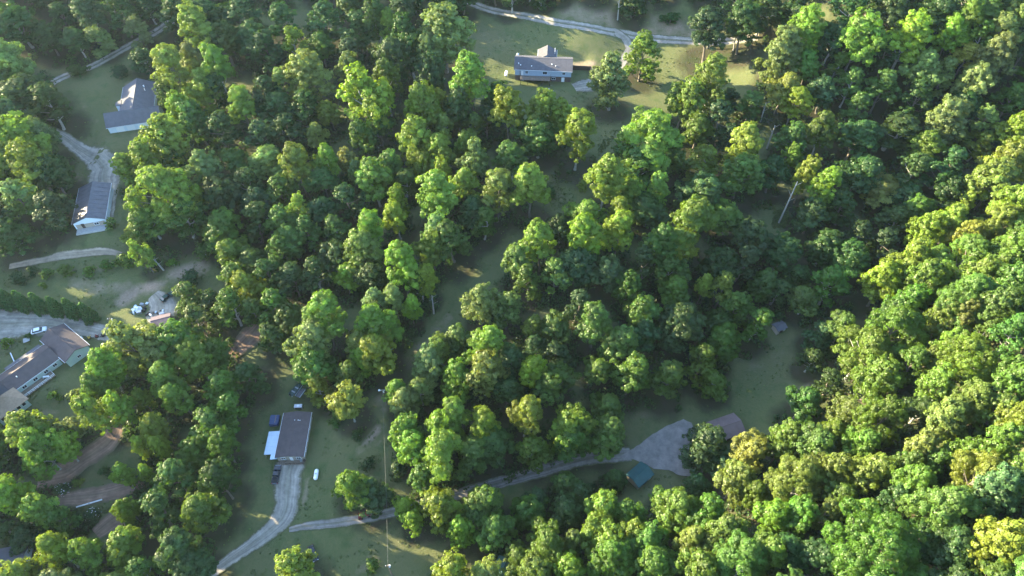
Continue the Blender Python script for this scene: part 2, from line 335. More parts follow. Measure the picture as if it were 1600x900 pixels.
# ------------------------------------------------------------------ houses
def gable(house, tag_, x0, x1, yc, w, z0, zw, rise, wallm, roofm, axis='x', over=.45, thick=.16, ridge_cap=True, gut=True):
    """a gabled block: walls and a pitched roof, ridge along the local x (or y) axis"""
    R = Matrix.Identity(4) if axis == 'x' else Matrix.Rotation(math.pi / 2, 4, 'Z')
    h = w / 2
    bm = B(); prism(bm, [(yc-h, z0), (yc+h, z0), (yc+h, zw), (yc, zw+rise), (yc-h, zw)], x0, x1); bm.transform(R)
    build('wall', bm, wallm, house)
    bm = B(); k = rise / h; e = over
    prism(bm, [(yc-h-e, zw-k*e+.04), (yc, zw+rise+.04), (yc+h+e, zw-k*e+.04), (yc+h+e, zw-k*e+.04+thick), (yc, zw+rise+.04+thick*1.25), (yc-h-e, zw-k*e+.04+thick)], x0-e, x1+e); bm.transform(R)
    rf = build('roof', bm, roofm, house)
    if ridge_cap:
        bm = B(); prism(bm, [(yc-.22, zw+rise+.16), (yc, zw+rise+.30), (yc+.22, zw+rise+.16)], x0-e, x1+e); bm.transform(R); build('ridge_cap', bm, roofm, rf)
    for s in (-1, 1) if gut else ():
        bm = B(); bx(bm, (x0+x1)/2, yc+s*(h+e+.05), zw-k*e+.08, x1-x0+2*e, .10, .14); bm.transform(R); build('gutter', bm, 'trim', rf)
    return rf
def window(house, x, y, z, w, h, face, frame='trim', cross=True):
    """face: outward direction 'x-','x+','y-','y+'"""
    s = {'y-': (0, -1), 'y+': (0, 1), 'x-': (-1, 0), 'x+': (1, 0)}[face]
    def b(bm, du, dz, wu, wz, off, d):
        if s[0] == 0: bx(bm, x+du, y+s[1]*off, z+dz, wu, d, wz)
        else: bx(bm, x+s[0]*off, y+du, z+dz, d, wu, wz)
    bm = B(); b(bm, 0, 0, w, h, .02, .06); wdw = build('window', bm, 'glass', house)
    bm = B()
    b(bm, 0, h/2+.05, w+.2, .1, .05, .10); b(bm, 0, -h/2-.05, w+.2, .1, .06, .14)
    b(bm, -w/2-.05, 0, .1, h, .05, .10); b(bm, w/2+.05, 0, .1, h, .05, .10)
    if cross: b(bm, 0, 0, .07, h, .045, .09)
    build('frame', bm, frame, wdw)
def door(house, x, y, z0, w, h, face, m='white'):
    s = {'y-': (0, -1), 'y+': (0, 1), 'x-': (-1, 0), 'x+': (1, 0)}[face]
    bm = B()
    if s[0] == 0: bx(bm, x, y+s[1]*.04, z0+h/2, w, .1, h)
    else: bx(bm, x+s[0]*.04, y, z0+h/2, .1, w, h)
    d = build('door', bm, m, house)
    bm = B()
    if s[0] == 0: bx(bm, x+w*.36, y+s[1]*.13, z0+h*.45, .06, .08, .14)
    else: bx(bm, x+s[0]*.13, y+w*.36, z0+h*.45, .08, .06, .14)
    build('handle', bm, 'steel', d)
def garage_door(house, x, y, z0, w, h, face, m='white'):
    s = {'y-': (0, -1), 'y+': (0, 1), 'x-': (-1, 0), 'x+': (1, 0)}[face]
    d = None
    for i in range(4):
        bm = B(); hz = h / 4
        if s[0] == 0: bx(bm, x, y+s[1]*.05, z0+hz*(i+.5), w, .08, hz-.03)
        else: bx(bm, x+s[0]*.05, y, z0+hz*(i+.5), .08, w, hz-.03)
        if d is None: d = build('garage_door', bm, m, house)
        else: build('panel', bm, m, d)
def vent(house, x, y, z, r=.12, h=.7, m='white'):
    bm = B(); tube(bm, (x, y, z-.5), (x, y, z+h), r, r, 8); tube(bm, (x, y, z+h), (x, y, z+h+.1), r*1.6, r*1.2, 8); build('vent_pipe', bm, m, house)
def railing(parent, pts, z, h=1.0, m='wood', gap=1.4):
    bm = B()
    for (ax, ay), (bx_, by) in zip(pts, pts[1:]):
        L = math.hypot(bx_-ax, by-ay); k = max(1, round(L / gap)); ang = Matrix.Rotation(math.atan2(by-ay, bx_-ax), 4, 'Z')
        for zz in (h, h*.5): bx(bm, (ax+bx_)/2, (ay+by)/2, z+zz, L, .07, .09, ang)
        for i in range(k+1):
            t = i / k; bx(bm, ax+(bx_-ax)*t, ay+(by-ay)*t, z+h/2, .10, .10, h)
    build('railing', bm, m, parent)
def deck(parent, x0, x1, y0, y1, z, zg, m='wood'):
    dk = None; nb = max(2, round((y1-y0) / .5)); wd = (y1-y0) / nb
    for i in range(nb):
        bm = B(); bx(bm, (x0+x1)/2, y0+wd*(i+.5), z-.04+.006*((i*7) % 3), x1-x0, wd-.03, .08)
        if dk is None: dk = build('deck', bm, m, parent)
        else: build('plank', bm, m, dk)
    for x in np.linspace(x0+.2, x1-.2, max(2, round((x1-x0)/3)+1)):
        for y in (y0+.15, y1-.3):
            bm = B(); bx(bm, x, y, (z+zg)/2-.1, .16, .16, z-zg+.1); build('support_post', bm, 'wood_dark', dk)
    return dk

# --- house on the upper clearing
h = empty('house', (13.6, 262.4, 22.0), math.radians(-4), label='long grey-roofed house with pale blue siding and rear wing on the upper clearing', cat='house')
gable(h, '', -12, 12, 0, 10.4, 2.5, 5.4, 2.3, 'siding', 'shingle_grey')
bm = B(); bx(bm, 0, 0, 1.1, 23.7, 10.1, 2.796); build('basement_wall', bm, 'brick', h)
gable(h, '', 3.4, 10.6, -1.3, 7.4, 0, 5.4, 2.0, 'siding', 'shingle_grey', axis='y')
for x, w_, hh in ((-7.0, 1.0, 1.3), (0.8, 1.7, 1.3), (8.8, 1.1, 1.1)): window(h, x, -5.2, 4.1, w_, hh, 'y-')
door(h, -7.0-1.9, -5.2, 2.6, .95, 2.05, 'y-')
window(h, 4.6, -5.05, 1.4, 1.5, .9, 'y-'); door(h, 8.6, -5.05, 0, 1.3, 2.1, 'y-'); door(h, -8.6, -5.05, 0, .95, 2.0, 'y-')
window(h, 12, 1.5, 4.1, 1.1, 1.2, 'x+'); window(h, -12, 0, 4.1, 1.1, 1.2, 'x-')
dk = deck(h, -9.6, 3.2, -8.6, -5.25, 2.5, 0)
railing(dk, [(-9.6, -5.4), (-9.6, -8.55), (3.2, -8.55), (3.2, -5.4)], 2.5)
for x, y in ((-10.6, -2.9), (-9.7, -3.6), (-5.0, -3.9), (3.6, -2.8), (5.2, -3.5)): vent(h, x, y, 5.4 + 2.3*(1-abs(y)/5.2), .16, .45)
bm = B(); bmesh.ops.create_uvsphere(bm, u_segments=12, v_segments=8, radius=.55); bm.transform(Matrix.Translation((-11.4, 4.3, 6.6)) @ Matrix.Diagonal((1, .45, 1, 1))); tube(bm, (-11.4, 4.4, 5.6), (-11.4, 4.3, 6.5), .06, .06)
build('satellite_dish', bm, 'white', h)
bm = B(); tube(bm, (-9.8, -5.5, 0), (-9.8, -5.5, 6.4), .09, .09); build('service_mast', bm, 'wood_dark', h)
bm = B(); tube(bm, (4.6, 7.2, 5), (4.6, 7.2, 8.6), .10, .10); build('flue', bm, 'trim', h)
bm = B(); bx(bm, 16.4, 4.6, .9, 8.6, .3, 2.2); bx(bm, 20.6, 2.4, .7, .3, 4.4, 1.8)
build('retaining_wall', bm, 'wood_dark', None, label='low dark timber retaining wall off the end of the upper grey house', cat='wall').matrix_world = h.matrix_basis.copy()
bpy.data.objects['retaining_wall'].location = h.location; bpy.data.objects['retaining_wall'].rotation_euler = h.rotation_euler

# --- T-plan house, upper edge of the picture's west side
h = empty('house', (-152.5, 232.5, 20.3), math.radians(15), label='T-plan house with dark slate roof and white garage doors beside the bend of the drive', cat='house')
gable(h, '', -1.7, 20.5, 0.2, 12.6, 0, 3.0, 3.0, 'siding_white', 'shingle_slate', axis='y')
gable(h, '', -10.5, 9.5, -2.4, 8.8, 0, 3.0, 3.35, 'siding_white', 'shingle_slate')
for x in (-6.2, -2.2, 2.2): garage_door(h, x, -6.8, 0, 2.9, 2.3, 'y-')
door(h, 6.0, -6.8, 0, 1, 2.1, 'y-'); window(h, 8.0, -6.8, 1.6, 1, 1.1, 'y-')
bm = B(); prism(bm, [(7.0, 0), (10.4, 0), (10.4, 2.9), (7.0, 2.9)], -8.4, -6.8); build('bay', bm, 'siding_white', h)
bm = B(); poly(bm, [(-6.4, 6.5, 3.3), (-6.4, 10.9, 3.3), (-8.9, 9.9, 2.9), (-8.9, 7.5, 2.9)])
bmesh.ops.extrude_face_region(bm, geom=bm.faces[:]); bmesh.ops.translate(bm, verts=bm.verts[-4:], vec=(0, 0, .16)); build('bay_roof', bm, 'shingle_slate', h)
window(h, -8.4, 8.7, 1.6, 1.8, 1.2, 'x-'); window(h, -6.8, 14, 1.6, 1.4, 1.2, 'x-'); window(h, 5.8, 12, 1.6, 1.4, 1.2, 'x+')
vent(h, 2.6, 15.5, 5.2, .2, .4); vent(h, 3.1, 13, 5.0, .1, .5)

# --- metal garage below it
h = empty('garage', (-153.4, 184.0, 15.8), math.radians(15), label='grey metal-roofed garage with a white gable end at the foot of the drive', cat='garage')
gable(h, '', -9.6, 9.6, 0, 10.6, 0, 3.1, 1.9, 'siding_white', 'metal_dark', axis='y', over=.35)
for i in range(9):
    bm = B(); x = -9.2 + i * 2.3
    prism(bm, [(-5.6, 2.99+.2), (0, 5.0+.2), (5.6, 2.99+.2), (5.6, 2.99+.27), (0, 5.0+.27), (-5.6, 2.99+.27)], x-.05, x+.05); bm.transform(Matrix.Rotation(math.pi/2, 4, 'Z')); build('roof_rib', bm, 'metal_dark', h)
bm = B(); bx(bm, 0, -11.2, .25, 10, 2.9, .5); build('porch_slab', bm, 'concrete', h)
bm = B(); bx(bm, 0, -9.72, 1.3, 9.6, .12, 1.9); build('lower_cladding', bm, 'siding_tan', h)
door(h, -2.5, -9.78, .5, 1, 2.0, 'y-', 'wood_dark'); window(h, 2.0, -9.78, 1.6, 1.4, 1.0, 'y-')
garage_door(h, -5.3, 3, 0, 3.2, 2.4, 'x-'); door(h, 5.3, -2, 0, 1, 2.0, 'x+')

# --- long house on the west edge
e0, e1 = at(47, 592, 9.6), at(93, 559, 9.6)
yaw4 = math.atan2(e1.y - e0.y, e1.x - e0.x); c4, s4 = math.cos(yaw4), math.sin(yaw4)
c0 = Vector((e1.x - (7.8 * c4 + 4.6 * s4), e1.y - (7.8 * s4 - 4.6 * c4), 6.3))
h = empty('house', c0, yaw4, label='long mint-sided house with brown roofs and a tan porch roof at the picture edge', cat='house')
gable(h, '', -7.6, 7.4, 0, 8.4, -1, 3.1, 1.7, 'siding_mint', 'shingle_brown')
gable(h, '', -24, -7.9, .6, 10.4, -1, 2.7, 1.5, 'siding_mint', 'shingle_grey')
bm = B(); bx(bm, 1.0, 5.4, 2.55, 11.5, 2.8, .14, Matrix.Rotation(math.radians(-12), 4, 'X')); build('sunlit_slope_canopy', bm, 'shingle_slate', h)  # added in lighter slate to stand for the sunlit back slope
gable(h, '', -7.4, 6.4, -12.0, 7.6, -1, 3.4, 1.6, 'siding_mint', 'shingle_brown', axis='y')
# porch wing toward the camera, hip-like lean roof
bm = B(); prism(bm, [(-9.6, -1), (-4.2, -1), (-4.2, 2.9), (-9.6, 2.6)], -15.5, -6.6); build('porch_room', bm, 'siding_mint', h)
bm = B(); v = [bm.verts.new(p) for p in ((-16.2, -10.4, 2.65), (-6.0, -10.4, 2.65), (-6.6, -3.6, 3.6), (-15.6, -3.6, 3.6), (-11.0, -4.4, 4.7))]
for f in ((0, 1, 4), (1, 2, 4), (2, 3, 4), (3, 0, 4), (3, 2, 1, 0)): bm.faces.new([v[i] for i in f])
build('porch_roof', bm, 'shingle_tan', h)
for i in range(5): window(h, -14.3 + i * 1.6, -9.6, 1.4, 1.0, 1.5, 'y-', cross=False)
for x in (-4.5, -1, 2.5, 5.5): window(h, x, -4.3, 1.7, 1.2, 1.1, 'y-')
dk = deck(h, -6.4, 3.6, -7.2, -4.4, .7, -1); railing(dk, [(-6.3, -7.1), (3.5, -7.1), (3.5, -4.6)], .7, m='trim')
window(h, 12.0, -7.5, 1.8, 1.0, 1.0, 'y-'); vent(h, -12, 1.6, 4.1); vent(h, -4, -1.8, 4.0); vent(h, -9, .4, 4.6, .25, .8, 'brick')
bm = B(); bx(bm, -12.5, 4.6+3, 2.5, 6.5, 5.2, .12, Matrix.Rotation(math.radians(5), 4, 'X')); build('canopy_roof', bm, 'shingle_tan', h)
for x in (-15.4, -9.6):
    bm = B(); bx(bm, x, 9.9, .7, .15, .15, 3.4); build('canopy_post', bm, 'trim', h)

# --- brown house in the middle clearing
h = empty('house', (-66.2, 99.0, 0.0), math.radians(2), label='brown-roofed house with a pale metal lean-to at the head of the gravel drive', cat='house'); h.scale = (.92, .87, 1)
gable(h, '', -8.2, 8.2, 0, 8.6, 0, 2.9, .75, 'siding_tan', 'shingle_brown', axis='y', over=.4)
bm = B(); bx(bm, -6.3, -2.6, 2.45, 4.6, 8.8, .10, Matrix.Rotation(math.radians(-4), 4, 'Y')); bx(bm, -5.15, -7.95, 2.5, 2.3, 1.9, .10, Matrix.Rotation(math.radians(-4), 4, 'Y'))
ln = build('lean_to_roof', bm, 'metal_blue', h)
for i in range(7):
    bm = B(); bx(bm, -6.3, -6.8+i*1.4, 2.52, 4.6, .07, .07, Matrix.Rotation(math.radians(-4), 4, 'Y')); build('roof_rib', bm, 'metal_blue', ln)
for x, y in ((-8.4, -6.7), (-8.4, -2.5), (-8.4, 1.6)):
    bm = B(); bx(bm, x, y, 1.15, .14, .14, 2.3); build('lean_to_post', bm, 'wood', ln)
bm = B(); bx(bm, -4.95, -2.4, 1.1, .8, 8.0, 2.2); build('lean_to_wall', bm, 'siding_tan', h)
door(h, 0.2, -8.2, .2, .95, 2.05, 'y-'); window(h, -2.3, -8.2, 1.6, 1.3, 1.1, 'y-'); window(h, 2.6, -8.2, 1.6, 1.3, 1.1, 'y-')
for y in (-5, -1, 3.5): window(h, 4.3, y, 1.6, 1.2, 1.1, 'x+')
vent(h, -.3, -6.6, 3.3, .3, .3); vent(h, -.2, 5.1, 3.5, .12, .3); vent(h, .9, 5.1, 3.4, .12, .3); vent(h, 1.5, 5.0, 3.4, .1, .3)
dk = deck(h, -4.0, 4.2, -9.9, -8.35, .35, -.1)
railing(dk, [(-1.5, -9.85), (4.15, -9.85), (4.15, -8.5)], .35, m='wood_dark')

def shed(name, label, cat, loc, yaw, L, W_, zw, rise, wallm, roofm):
    h = empty(name, loc, yaw, label=label, cat=cat)
    gable(h, '', -L/2, L/2, 0, W_, -.6, zw, rise, wallm, roofm, over=.35, gut=False)
    door(h, 0, -W_/2, 0, 1.4, 2.0, 'y-', 'wood_dark'); window(h, L*.3, -W_/2, 1.4, .8, .8, 'y-')
    return h
q = at(1001, 738, 0.5); shed('shed', 'teal-roofed shed at the corner of the grey gravel pad', 'shed', (q.x, q.y, gz(q.x, q.y)), math.radians(40), 6.0, 4.8, 2.5, 1.1, 'siding_tan', 'metal_teal')
q = at(1132, 668, 1)
h = shed('house', 'low house with ribbed brown metal roof half hidden behind a dark tree', 'house', (q.x, q.y, gz(q.x, q.y)), math.radians(20), 10.5, 6.6, 2.7, 1.2, 'siding_tan', 'metal_rust')
for i in range(6):
    bm = B(); x = -4.8 + i * 1.9; prism(bm, [(-3.65, 2.78), (0, 4.1), (3.65, 2.78), (3.65, 2.85), (0, 4.17), (-3.65, 2.85)], x-.05, x+.05); build('roof_rib', bm, 'metal_rust', h)
q = at(1217, 512, 4); shed('shed', 'tiny grey-roofed shed at the edge of the grass by the central wood', 'shed', (q.x, q.y, gz(q.x, q.y)), math.radians(25), 3.4, 2.8, 2.0, .5, 'siding_tan', 'shingle_slate')
q = at(6, 873, 3.5); shed('house', 'small grey-roofed house in the bottom corner beneath the trees', 'house', (q.x, q.y, gz(q.x, q.y)), math.radians(12), 10.0, 6.4, 2.6, 1.3, 'siding_white', 'shingle_slate')
q = at(744, 914, 2); h = shed('house', 'grey-roofed house with a pale gable fringe at the bottom edge', 'house', (q.x, q.y, gz(q.x, q.y)), math.radians(62), 7.6, 6.0, 2.7, 1.3, 'siding_tan', 'shingle_slate')
q = at(784, 892, 2); shed('shed', 'dark teal-roofed shed beside the pale-fringed house at the bottom edge', 'shed', (q.x, q.y, gz(q.x, q.y)), math.radians(66), 7.5, 4.8, 2.5, 1.0, 'wood_dark', 'metal_teal')

# ------------------------------------------------------------------ vehicles and small things
def heading(a, b, up=0.0):
    p, q = hit(*a)[0], hit(*b)[0]
    return (p + q) / 2, math.atan2(q.y - p.y, q.x - p.x)
def wheels(root, xs, half, r, w=.24):
    for x in xs:
        for s in (-1, 1):
            bm = B(); tube(bm, (x, s*(half-w), r), (x, s*half, r), r, r, 16); t = build('wheel', bm, 'black', root)
            bm = B(); tube(bm, (x, s*(half-.05), r), (x, s*(half+.012), r), r*.58, r*.5, 12); build('rim', bm, 'chrome', t)
def side_profile(bm, prof, half, inset_z=None, inset=.16):
    """profile (x,z) drawn across y, the part above inset_z leaning inwards"""
    def yy(z): return half - (inset if inset_z is not None and z > inset_z + .05 else 0)
    a = [bm.verts.new((x, -yy(z), z)) for x, z in prof]; b = [bm.verts.new((x, yy(z), z)) for x, z in prof]
    bm.faces.new(a); bm.faces.new(b[::-1])
    for i in range(len(prof)):
        j = (i+1) % len(prof); bm.faces.new([a[i], b[i], b[j], a[j]])
def lights(root, xf, xr, half, z):
    for s in (-1, 1):
        bm = B(); bx(bm, xf, s*(half-.28), z, .08, .36, .18); build('headlight', bm, 'lamp', root)
        bm = B(); bx(bm, xr, s*(half-.16), z+.1, .08, .2, .32); build('taillight', bm, 'tail', root)
def pickup(name, label, loc, yaw, paint, cat='pickup truck'):
    r = empty(name, loc, yaw, label=label, cat=cat)
    bm = B(); side_profile(bm, [(-2.85, .5), (2.8, .45), (2.85, .8), (2.7, 1.08), (1.25, 1.15), (-2.85, 1.15)], .97); bmesh.ops.bevel(bm, geom=bm.edges[:], offset=.06, segments=2, affect='EDGES'); build('body', bm, paint, r)
    bm = B(); side_profile(bm, [(1.25, 1.13), (.55, 1.8), (-.75, 1.82), (-1.0, 1.13)], .90, 1.3, .16); cab = build('cab', bm, paint, r)
    bm = B(); poly(bm, [(1.24, -.80, 1.2), (1.24, .80, 1.2), (.64, .66, 1.75), (.64, -.66, 1.75)]); bm.transform(Matrix.Translation((.03, 0, .03))); build('windscreen', bm, 'glass', cab)
    bm = B(); poly(bm, [(-.98, -.80, 1.2), (-.98, .80, 1.2), (-.79, .66, 1.75), (-.79, -.66, 1.75)]); bm.transform(Matrix.Translation((-.03, 0, .02))); build('rear_window', bm, 'glass', cab)
    for s in (-1, 1):
        bm = B(); poly(bm, [(1.0, s*.90, 1.22), (.5, s*.765, 1.72), (-.7, s*.765, 1.72), (-.85, s*.90, 1.22)]); bm.transform(Matrix.Translation((0, s*.02, 0))); build('side_window', bm, 'glass', cab)
        bm = B(); bx(bm, 1.0, s*1.08, 1.25, .16, .22, .2); build('mirror', bm, paint, cab)
    bm = B(); bx(bm, -1.95, 0, 1.158, 1.6, 1.6, .02); build('cargo_bed', bm, 'black', r)
    bm = B(); bx(bm, 2.9, 0, .58, .14, 1.85, .22); bx(bm, -2.92, 0, .6, .14, 1.85, .2); build('bumper', bm, 'chrome', r)
    wheels(r, (-1.8, 1.75), .96, .39); lights(r, 2.84, -2.86, .97, .85)
    return r
def car(name, label, loc, yaw, paint, cat='car', tall=0.0):
    r = empty(name, loc, yaw, label=label, cat=cat)
    bm = B(); side_profile(bm, [(-2.3, .4), (2.25, .36), (2.3, .68), (2.1, .86), (1.0, .95+tall*.3), (-2.2, .98+tall*.3), (-2.35, .8)], .9); bmesh.ops.bevel(bm, geom=bm.edges[:], offset=.07, segments=2, affect='EDGES'); build('body', bm, paint, r)
    zb = .93 + tall*.3; zt = 1.42 + tall
    bm = B(); side_profile(bm, [(1.1, zb), (.35, zt), (-1.3, zt), (-2.0, zb)], .84, zb+.1, .16); cab = build('cabin', bm, 'glass', r)
    bm = B(); side_profile(bm, [(.4, zt-.03), (.3, zt+.035), (-1.3, zt+.035), (-1.4, zt-.03)], .70); build('roof_panel', bm, paint, cab)
    wheels(r, (-1.42, 1.4), .9, .33); lights(r, 2.28, -2.32, .9, .7)
    bm = B(); bx(bm, 2.31, 0, .48, .08, 1.6, .14); build('bumper', bm, paint, r)
    return r
p, y = heading((431, 753), (435, 733)); pickup('pickup_truck', 'black pickup truck parked at the side of the gravel drive', p, y, 'car_black')
p, y = heading((255, 471), (269, 460)); car('parked_car', 'dark green car parked at the end of the junk-strewn gravel', p, y, 'car_green')
p, y = heading((486, 856), (494, 876)); car('parked_van', 'black van parked behind the bright yellow-green tree at the bottom edge', p, y, 'car_black', 'van', .45)
p, y = heading((52, 520), (73, 516)); car('parked_car', 'white car parked beside the brown-roofed end of the long house', p, y, 'white')

# red tractor on the lane
p, y = heading((559, 809), (581, 804))
t = empty('tractor', p, y, label='small red tractor with a front loader standing on the lane', cat='tractor')
bm = B(); side_profile(bm, [(-.4, .6), (1.7, .6), (1.75, 1.15), (1.6, 1.3), (-.4, 1.3)], .38); bmesh.ops.bevel(bm, geom=bm.edges[:], offset=.05, segments=2, affect='EDGES'); build('hood', bm, 'car_red', t)
bm = B(); bx(bm, -1.0, 0, .75, 1.3, .8, .5); bx(bm, -1.15, .62, 1.25, 1.2, .35, .10); bx(bm, -1.15, -.62, 1.25, 1.2, .35, .10); build('fender', bm, 'car_red', t)
bm = B(); bx(bm, -1.1, 0, 1.2, .5, .5, .15); bx(bm, -1.35, 0, 1.5, .12, .5, .5); build('seat', bm, 'black', t)
bm = B(); tube(bm, (-.35, 0, 1.2), (-.65, 0, 1.6), .03, .03); tube(bm, (-.63, 0, 1.58), (-.68, 0, 1.64), .2, .2, 12); build('steering_wheel', bm, 'black', t)
for s in (-1, 1):
    bm = B(); tube(bm, (-1.15, s*.55, .65), (-1.15, s*.95, .65), .65, .65, 18); w_ = build('wheel', bm, 'black', t); bm = B(); tube(bm, (-1.15, s*.9, .65), (-1.15, s*.97, .65), .33, .3, 12); build('rim', bm, 'car_red', w_)
    bm = B(); tube(bm, (1.2, s*.5, .38), (1.2, s*.75, .38), .38, .38, 16); w_ = build('wheel', bm, 'black', t); bm = B(); tube(bm, (1.2, s*.72, .38), (1.2, s*.77, .38), .2, .18, 12); build('rim', bm, 'car_red', w_)
    bm = B(); tube(bm, (-.2, s*.5, 1.3), (1.6, s*.5, 1.35), .07, .07); tube(bm, (1.6, s*.5, 1.35), (2.4, s*.5, .45), .07, .06); build('loader_arm', bm, 'car_red', t)
bm = B(); side_profile(bm, [(2.4, .2), (3.0, .15), (3.0, .22), (2.5, .3), (2.45, .75), (2.38, .75)], .85); build('bucket', bm, 'car_red', t)
bm = B(); tube(bm, (-1.6, -.5, .9), (-1.6, -.5, 2.2), .04, .04); tube(bm, (-1.6, .5, .9), (-1.6, .5, 2.2), .04, .04); tube(bm, (-1.6, -.5, 2.2), (-1.6, .5, 2.2), .04, .04); build('roll_bar', bm, 'black', t)

# boat on a trailer and a flat trailer behind the brown house
p, y = heading((459, 618), (468, 602))
t = empty('boat', p, y, label='small dark green boat on its trailer on the grass behind the brown-roofed house', cat='boat')
bm = B(); N = 9; rings = []
for i in range(N):
    u = i/(N-1); x = -2.6 + 5.4*u; w_ = .92*(1-max(0, u-.45)**2*3.2); z1 = 1.15+.25*u*u; zb_ = .5+.35*max(0, u-.6)
    rings.append([bm.verts.new(v) for v in ((x, -w_, z1), (x, -w_*.75, zb_+.1), (x, 0, zb_), (x, w_*.75, zb_+.1), (x, w_, z1), (x, w_*.85, z1-.02), (x, w_*.7, zb_+.3), (x, -w_*.7, zb_+.3), (x, -w_*.85, z1-.02))])
for a, b in zip(rings, rings[1:]):
    for k in range(9): bm.faces.new([a[k], a[(k+1) % 9], b[(k+1) % 9], b[k]])
bm.faces.new(rings[0]); bm.faces.new(rings[-1][::-1]); build('hull', bm, 'car_green', t)
for x in (-1.2, .4):
    bm = B(); bx(bm, x, 0, 1.0, .4, 1.5, .08); build('bench', bm, 'car_grey', t)
bm = B(); bx(bm, -2.75, 0, 1.3, .3, .35, .8); build('outboard_motor', bm, 'black', t)
bm = B(); bx(bm, 0, -.5, .42, 5.6, .1, .1); bx(bm, 0, .5, .42, 5.6, .1, .1); bx(bm, 3.3, 0, .42, 1.6, .1, .1); build('trailer_frame', bm, 'steel', t); wheels(t, (-.9,), 1.05, .3, .2)
p, y = heading((468, 621), (475, 606))
t = empty('trailer', p, y, label='flat steel trailer with pale side rails next to the dark green boat', cat='trailer')
bm = B(); bx(bm, 0, 0, .55, 4.2, 1.7, .1); build('bed', bm, 'metal_dark', t)
for s in (-1, 1):
    bm = B(); bx(bm, 0, s*.88, .8, 4.2, .08, .35); build('side_rail', bm, 'metal_blue', t)
bm = B(); tube(bm, (2.1, 0, .5), (3.3, 0, .45), .06, .06); build('drawbar', bm, 'steel', t); wheels(t, (-.3,), 1.12, .32, .2)

def propane(loc, yaw, L, r, label):
    t = empty('propane_tank', loc, yaw, label=label, cat='propane tank', group='white propane tanks')
    bm = B(); prof = [(-L/2+r*(1-math.cos(a)), r*math.sin(a)) for a in np.linspace(0, math.pi/2, 6)] ; prof = prof + [(-x, q) for x, q in prof[::-1]]
    rows = [[bm.verts.new((x, q*math.cos(k*math.pi/8), r+.3+q*math.sin(k*math.pi/8))) for k in range(16)] for x, q in prof]
    for a, b in zip(rows, rows[1:]):
        for k in range(16): bm.faces.new([a[k], a[(k+1) % 16], b[(k+1) % 16], b[k]])
    bmesh.ops.remove_doubles(bm, verts=bm.verts, dist=1e-4); build('shell', bm, 'tank', t, smooth=True)
    bm = B(); tube(bm, (0, 0, r*2+.25), (0, 0, r*2+.5), .25, .2, 12); build('valve_cover', bm, 'steel', t)
    for x in (-L*.3, L*.3):
        bm = B(); bx(bm, x, 0, .18, .2, r*1.3, .36); build('foot', bm, 'concrete', t)
p, y = heading((494, 751), (496, 736)); propane(p, y, 3.4, .62, 'white propane tank on the grass beside the gravel drive of the brown-roofed house')
p, y = heading((790, 123), (792, 112)); propane(p, y, 3.6, .62, 'white propane tank on the grass off the end of the upper house')

def utility_pole(top, hgt, label, lamp=False):
    d = hit(top[0], top[1], hgt)[0]
    t = empty('utility_pole', d, 0.1, label=label, cat='utility pole', group='utility poles')
    bm = B(); tube(bm, (0, 0, -.5), (0, 0, hgt), .17, .12, 10); build('post', bm, 'wood', t)
    bm = B(); bx(bm, 0, 0, hgt-.5, 1.6, .12, .14); build('crossarm', bm, 'wood', t)
    for x in (-.65, .65):
        bm = B(); tube(bm, (x, 0, hgt-.43), (x, 0, hgt-.15), .1, .06, 8); build('insulator', bm, 'white', t)
    bm = B(); tube(bm, (.25, .1, hgt-1.7), (.25, .1, hgt-.7), .24, .24, 10); build('transformer', bm, 'white', t)
    if lamp:
        bm = B(); tube(bm, (0, 0, hgt-.2), (-.9, -.2, hgt+.2), .04, .04); tube(bm, (-1.0, -.2, hgt+.1), (-.6, -.2, hgt+.3), .3, .25, 10); build('lamp_arm', bm, 'white', t)
    return d, hgt
a, ha = utility_pole((597, 609), 9, 'utility pole standing on the bare ground above the brown-roofed house', True)
b, hb = utility_pole((606, 883), 9, 'utility pole standing in the grass at the bottom edge of the picture')
utility_pole((171, 497), 8, 'utility pole by the gravel at the end of the evergreen row')
bm = B(); A_ = Vector((a.x, a.y, a.z+ha-.2)); B_ = Vector((b.x, b.y, b.z+hb-.2)); pts = [A_.lerp(B_, i/14) - Vector((0, 0, 1.2*4*(i/14)*(1-i/14))) for i in range(15)]
for u, v in zip(pts, pts[1:]): tube(bm, u, v, .022, .022, 5)
build('power_line', bm, 'wire', None, label='single power line strung between the two poles beside the brown-roofed house', cat='power line')

# small things round the houses
def loose(name, label, cat, px, bms, yaw=0.0, group=None):
    q, _ = hit(*px); t = empty(name, q, yaw, label=label, cat=cat, group=group)
    for nm, m, fn in bms:
        bm = B(); fn(bm); build(nm, bm, m, t)
    return t
def f_tarp(bm):
    vs_ = bx(bm, 0, 0, .7, 2.8, 3.6, 1.4); bmesh.ops.bevel(bm, geom=bm.edges[:], offset=.25, segments=2, affect='EDGES')
    for v in bm.verts: v.co += Vector((random.uniform(-.1, .1), random.uniform(-.1, .1), random.uniform(-.12, .12) if v.co.z > .3 else 0))
loose('covered_pile', 'blue tarpaulin over a pile against the pale metal lean-to', 'tarpaulin', (430, 659), [('tarpaulin', 'blue', f_tarp), ('weight', 'wood', lambda bm: bx(bm, .4, .2, 1.42, .2, 2.6, .12))], .05)
loose('air_conditioner', 'grey air conditioning unit behind the brown-roofed house', 'air conditioner', (467, 637), [('cabinet', 'steel', lambda bm: bx(bm, 0, 0, .6, 2.4, 1.2, 1.2)), ('grille', 'metal_dark', lambda bm: bx(bm, 0, -.61, .6, 1.9, .04, .8)), ('fan_cover', 'trim', lambda bm: tube(bm, (0, 0, 1.2), (0, 0, 1.27), .45, .4, 16))], .03)
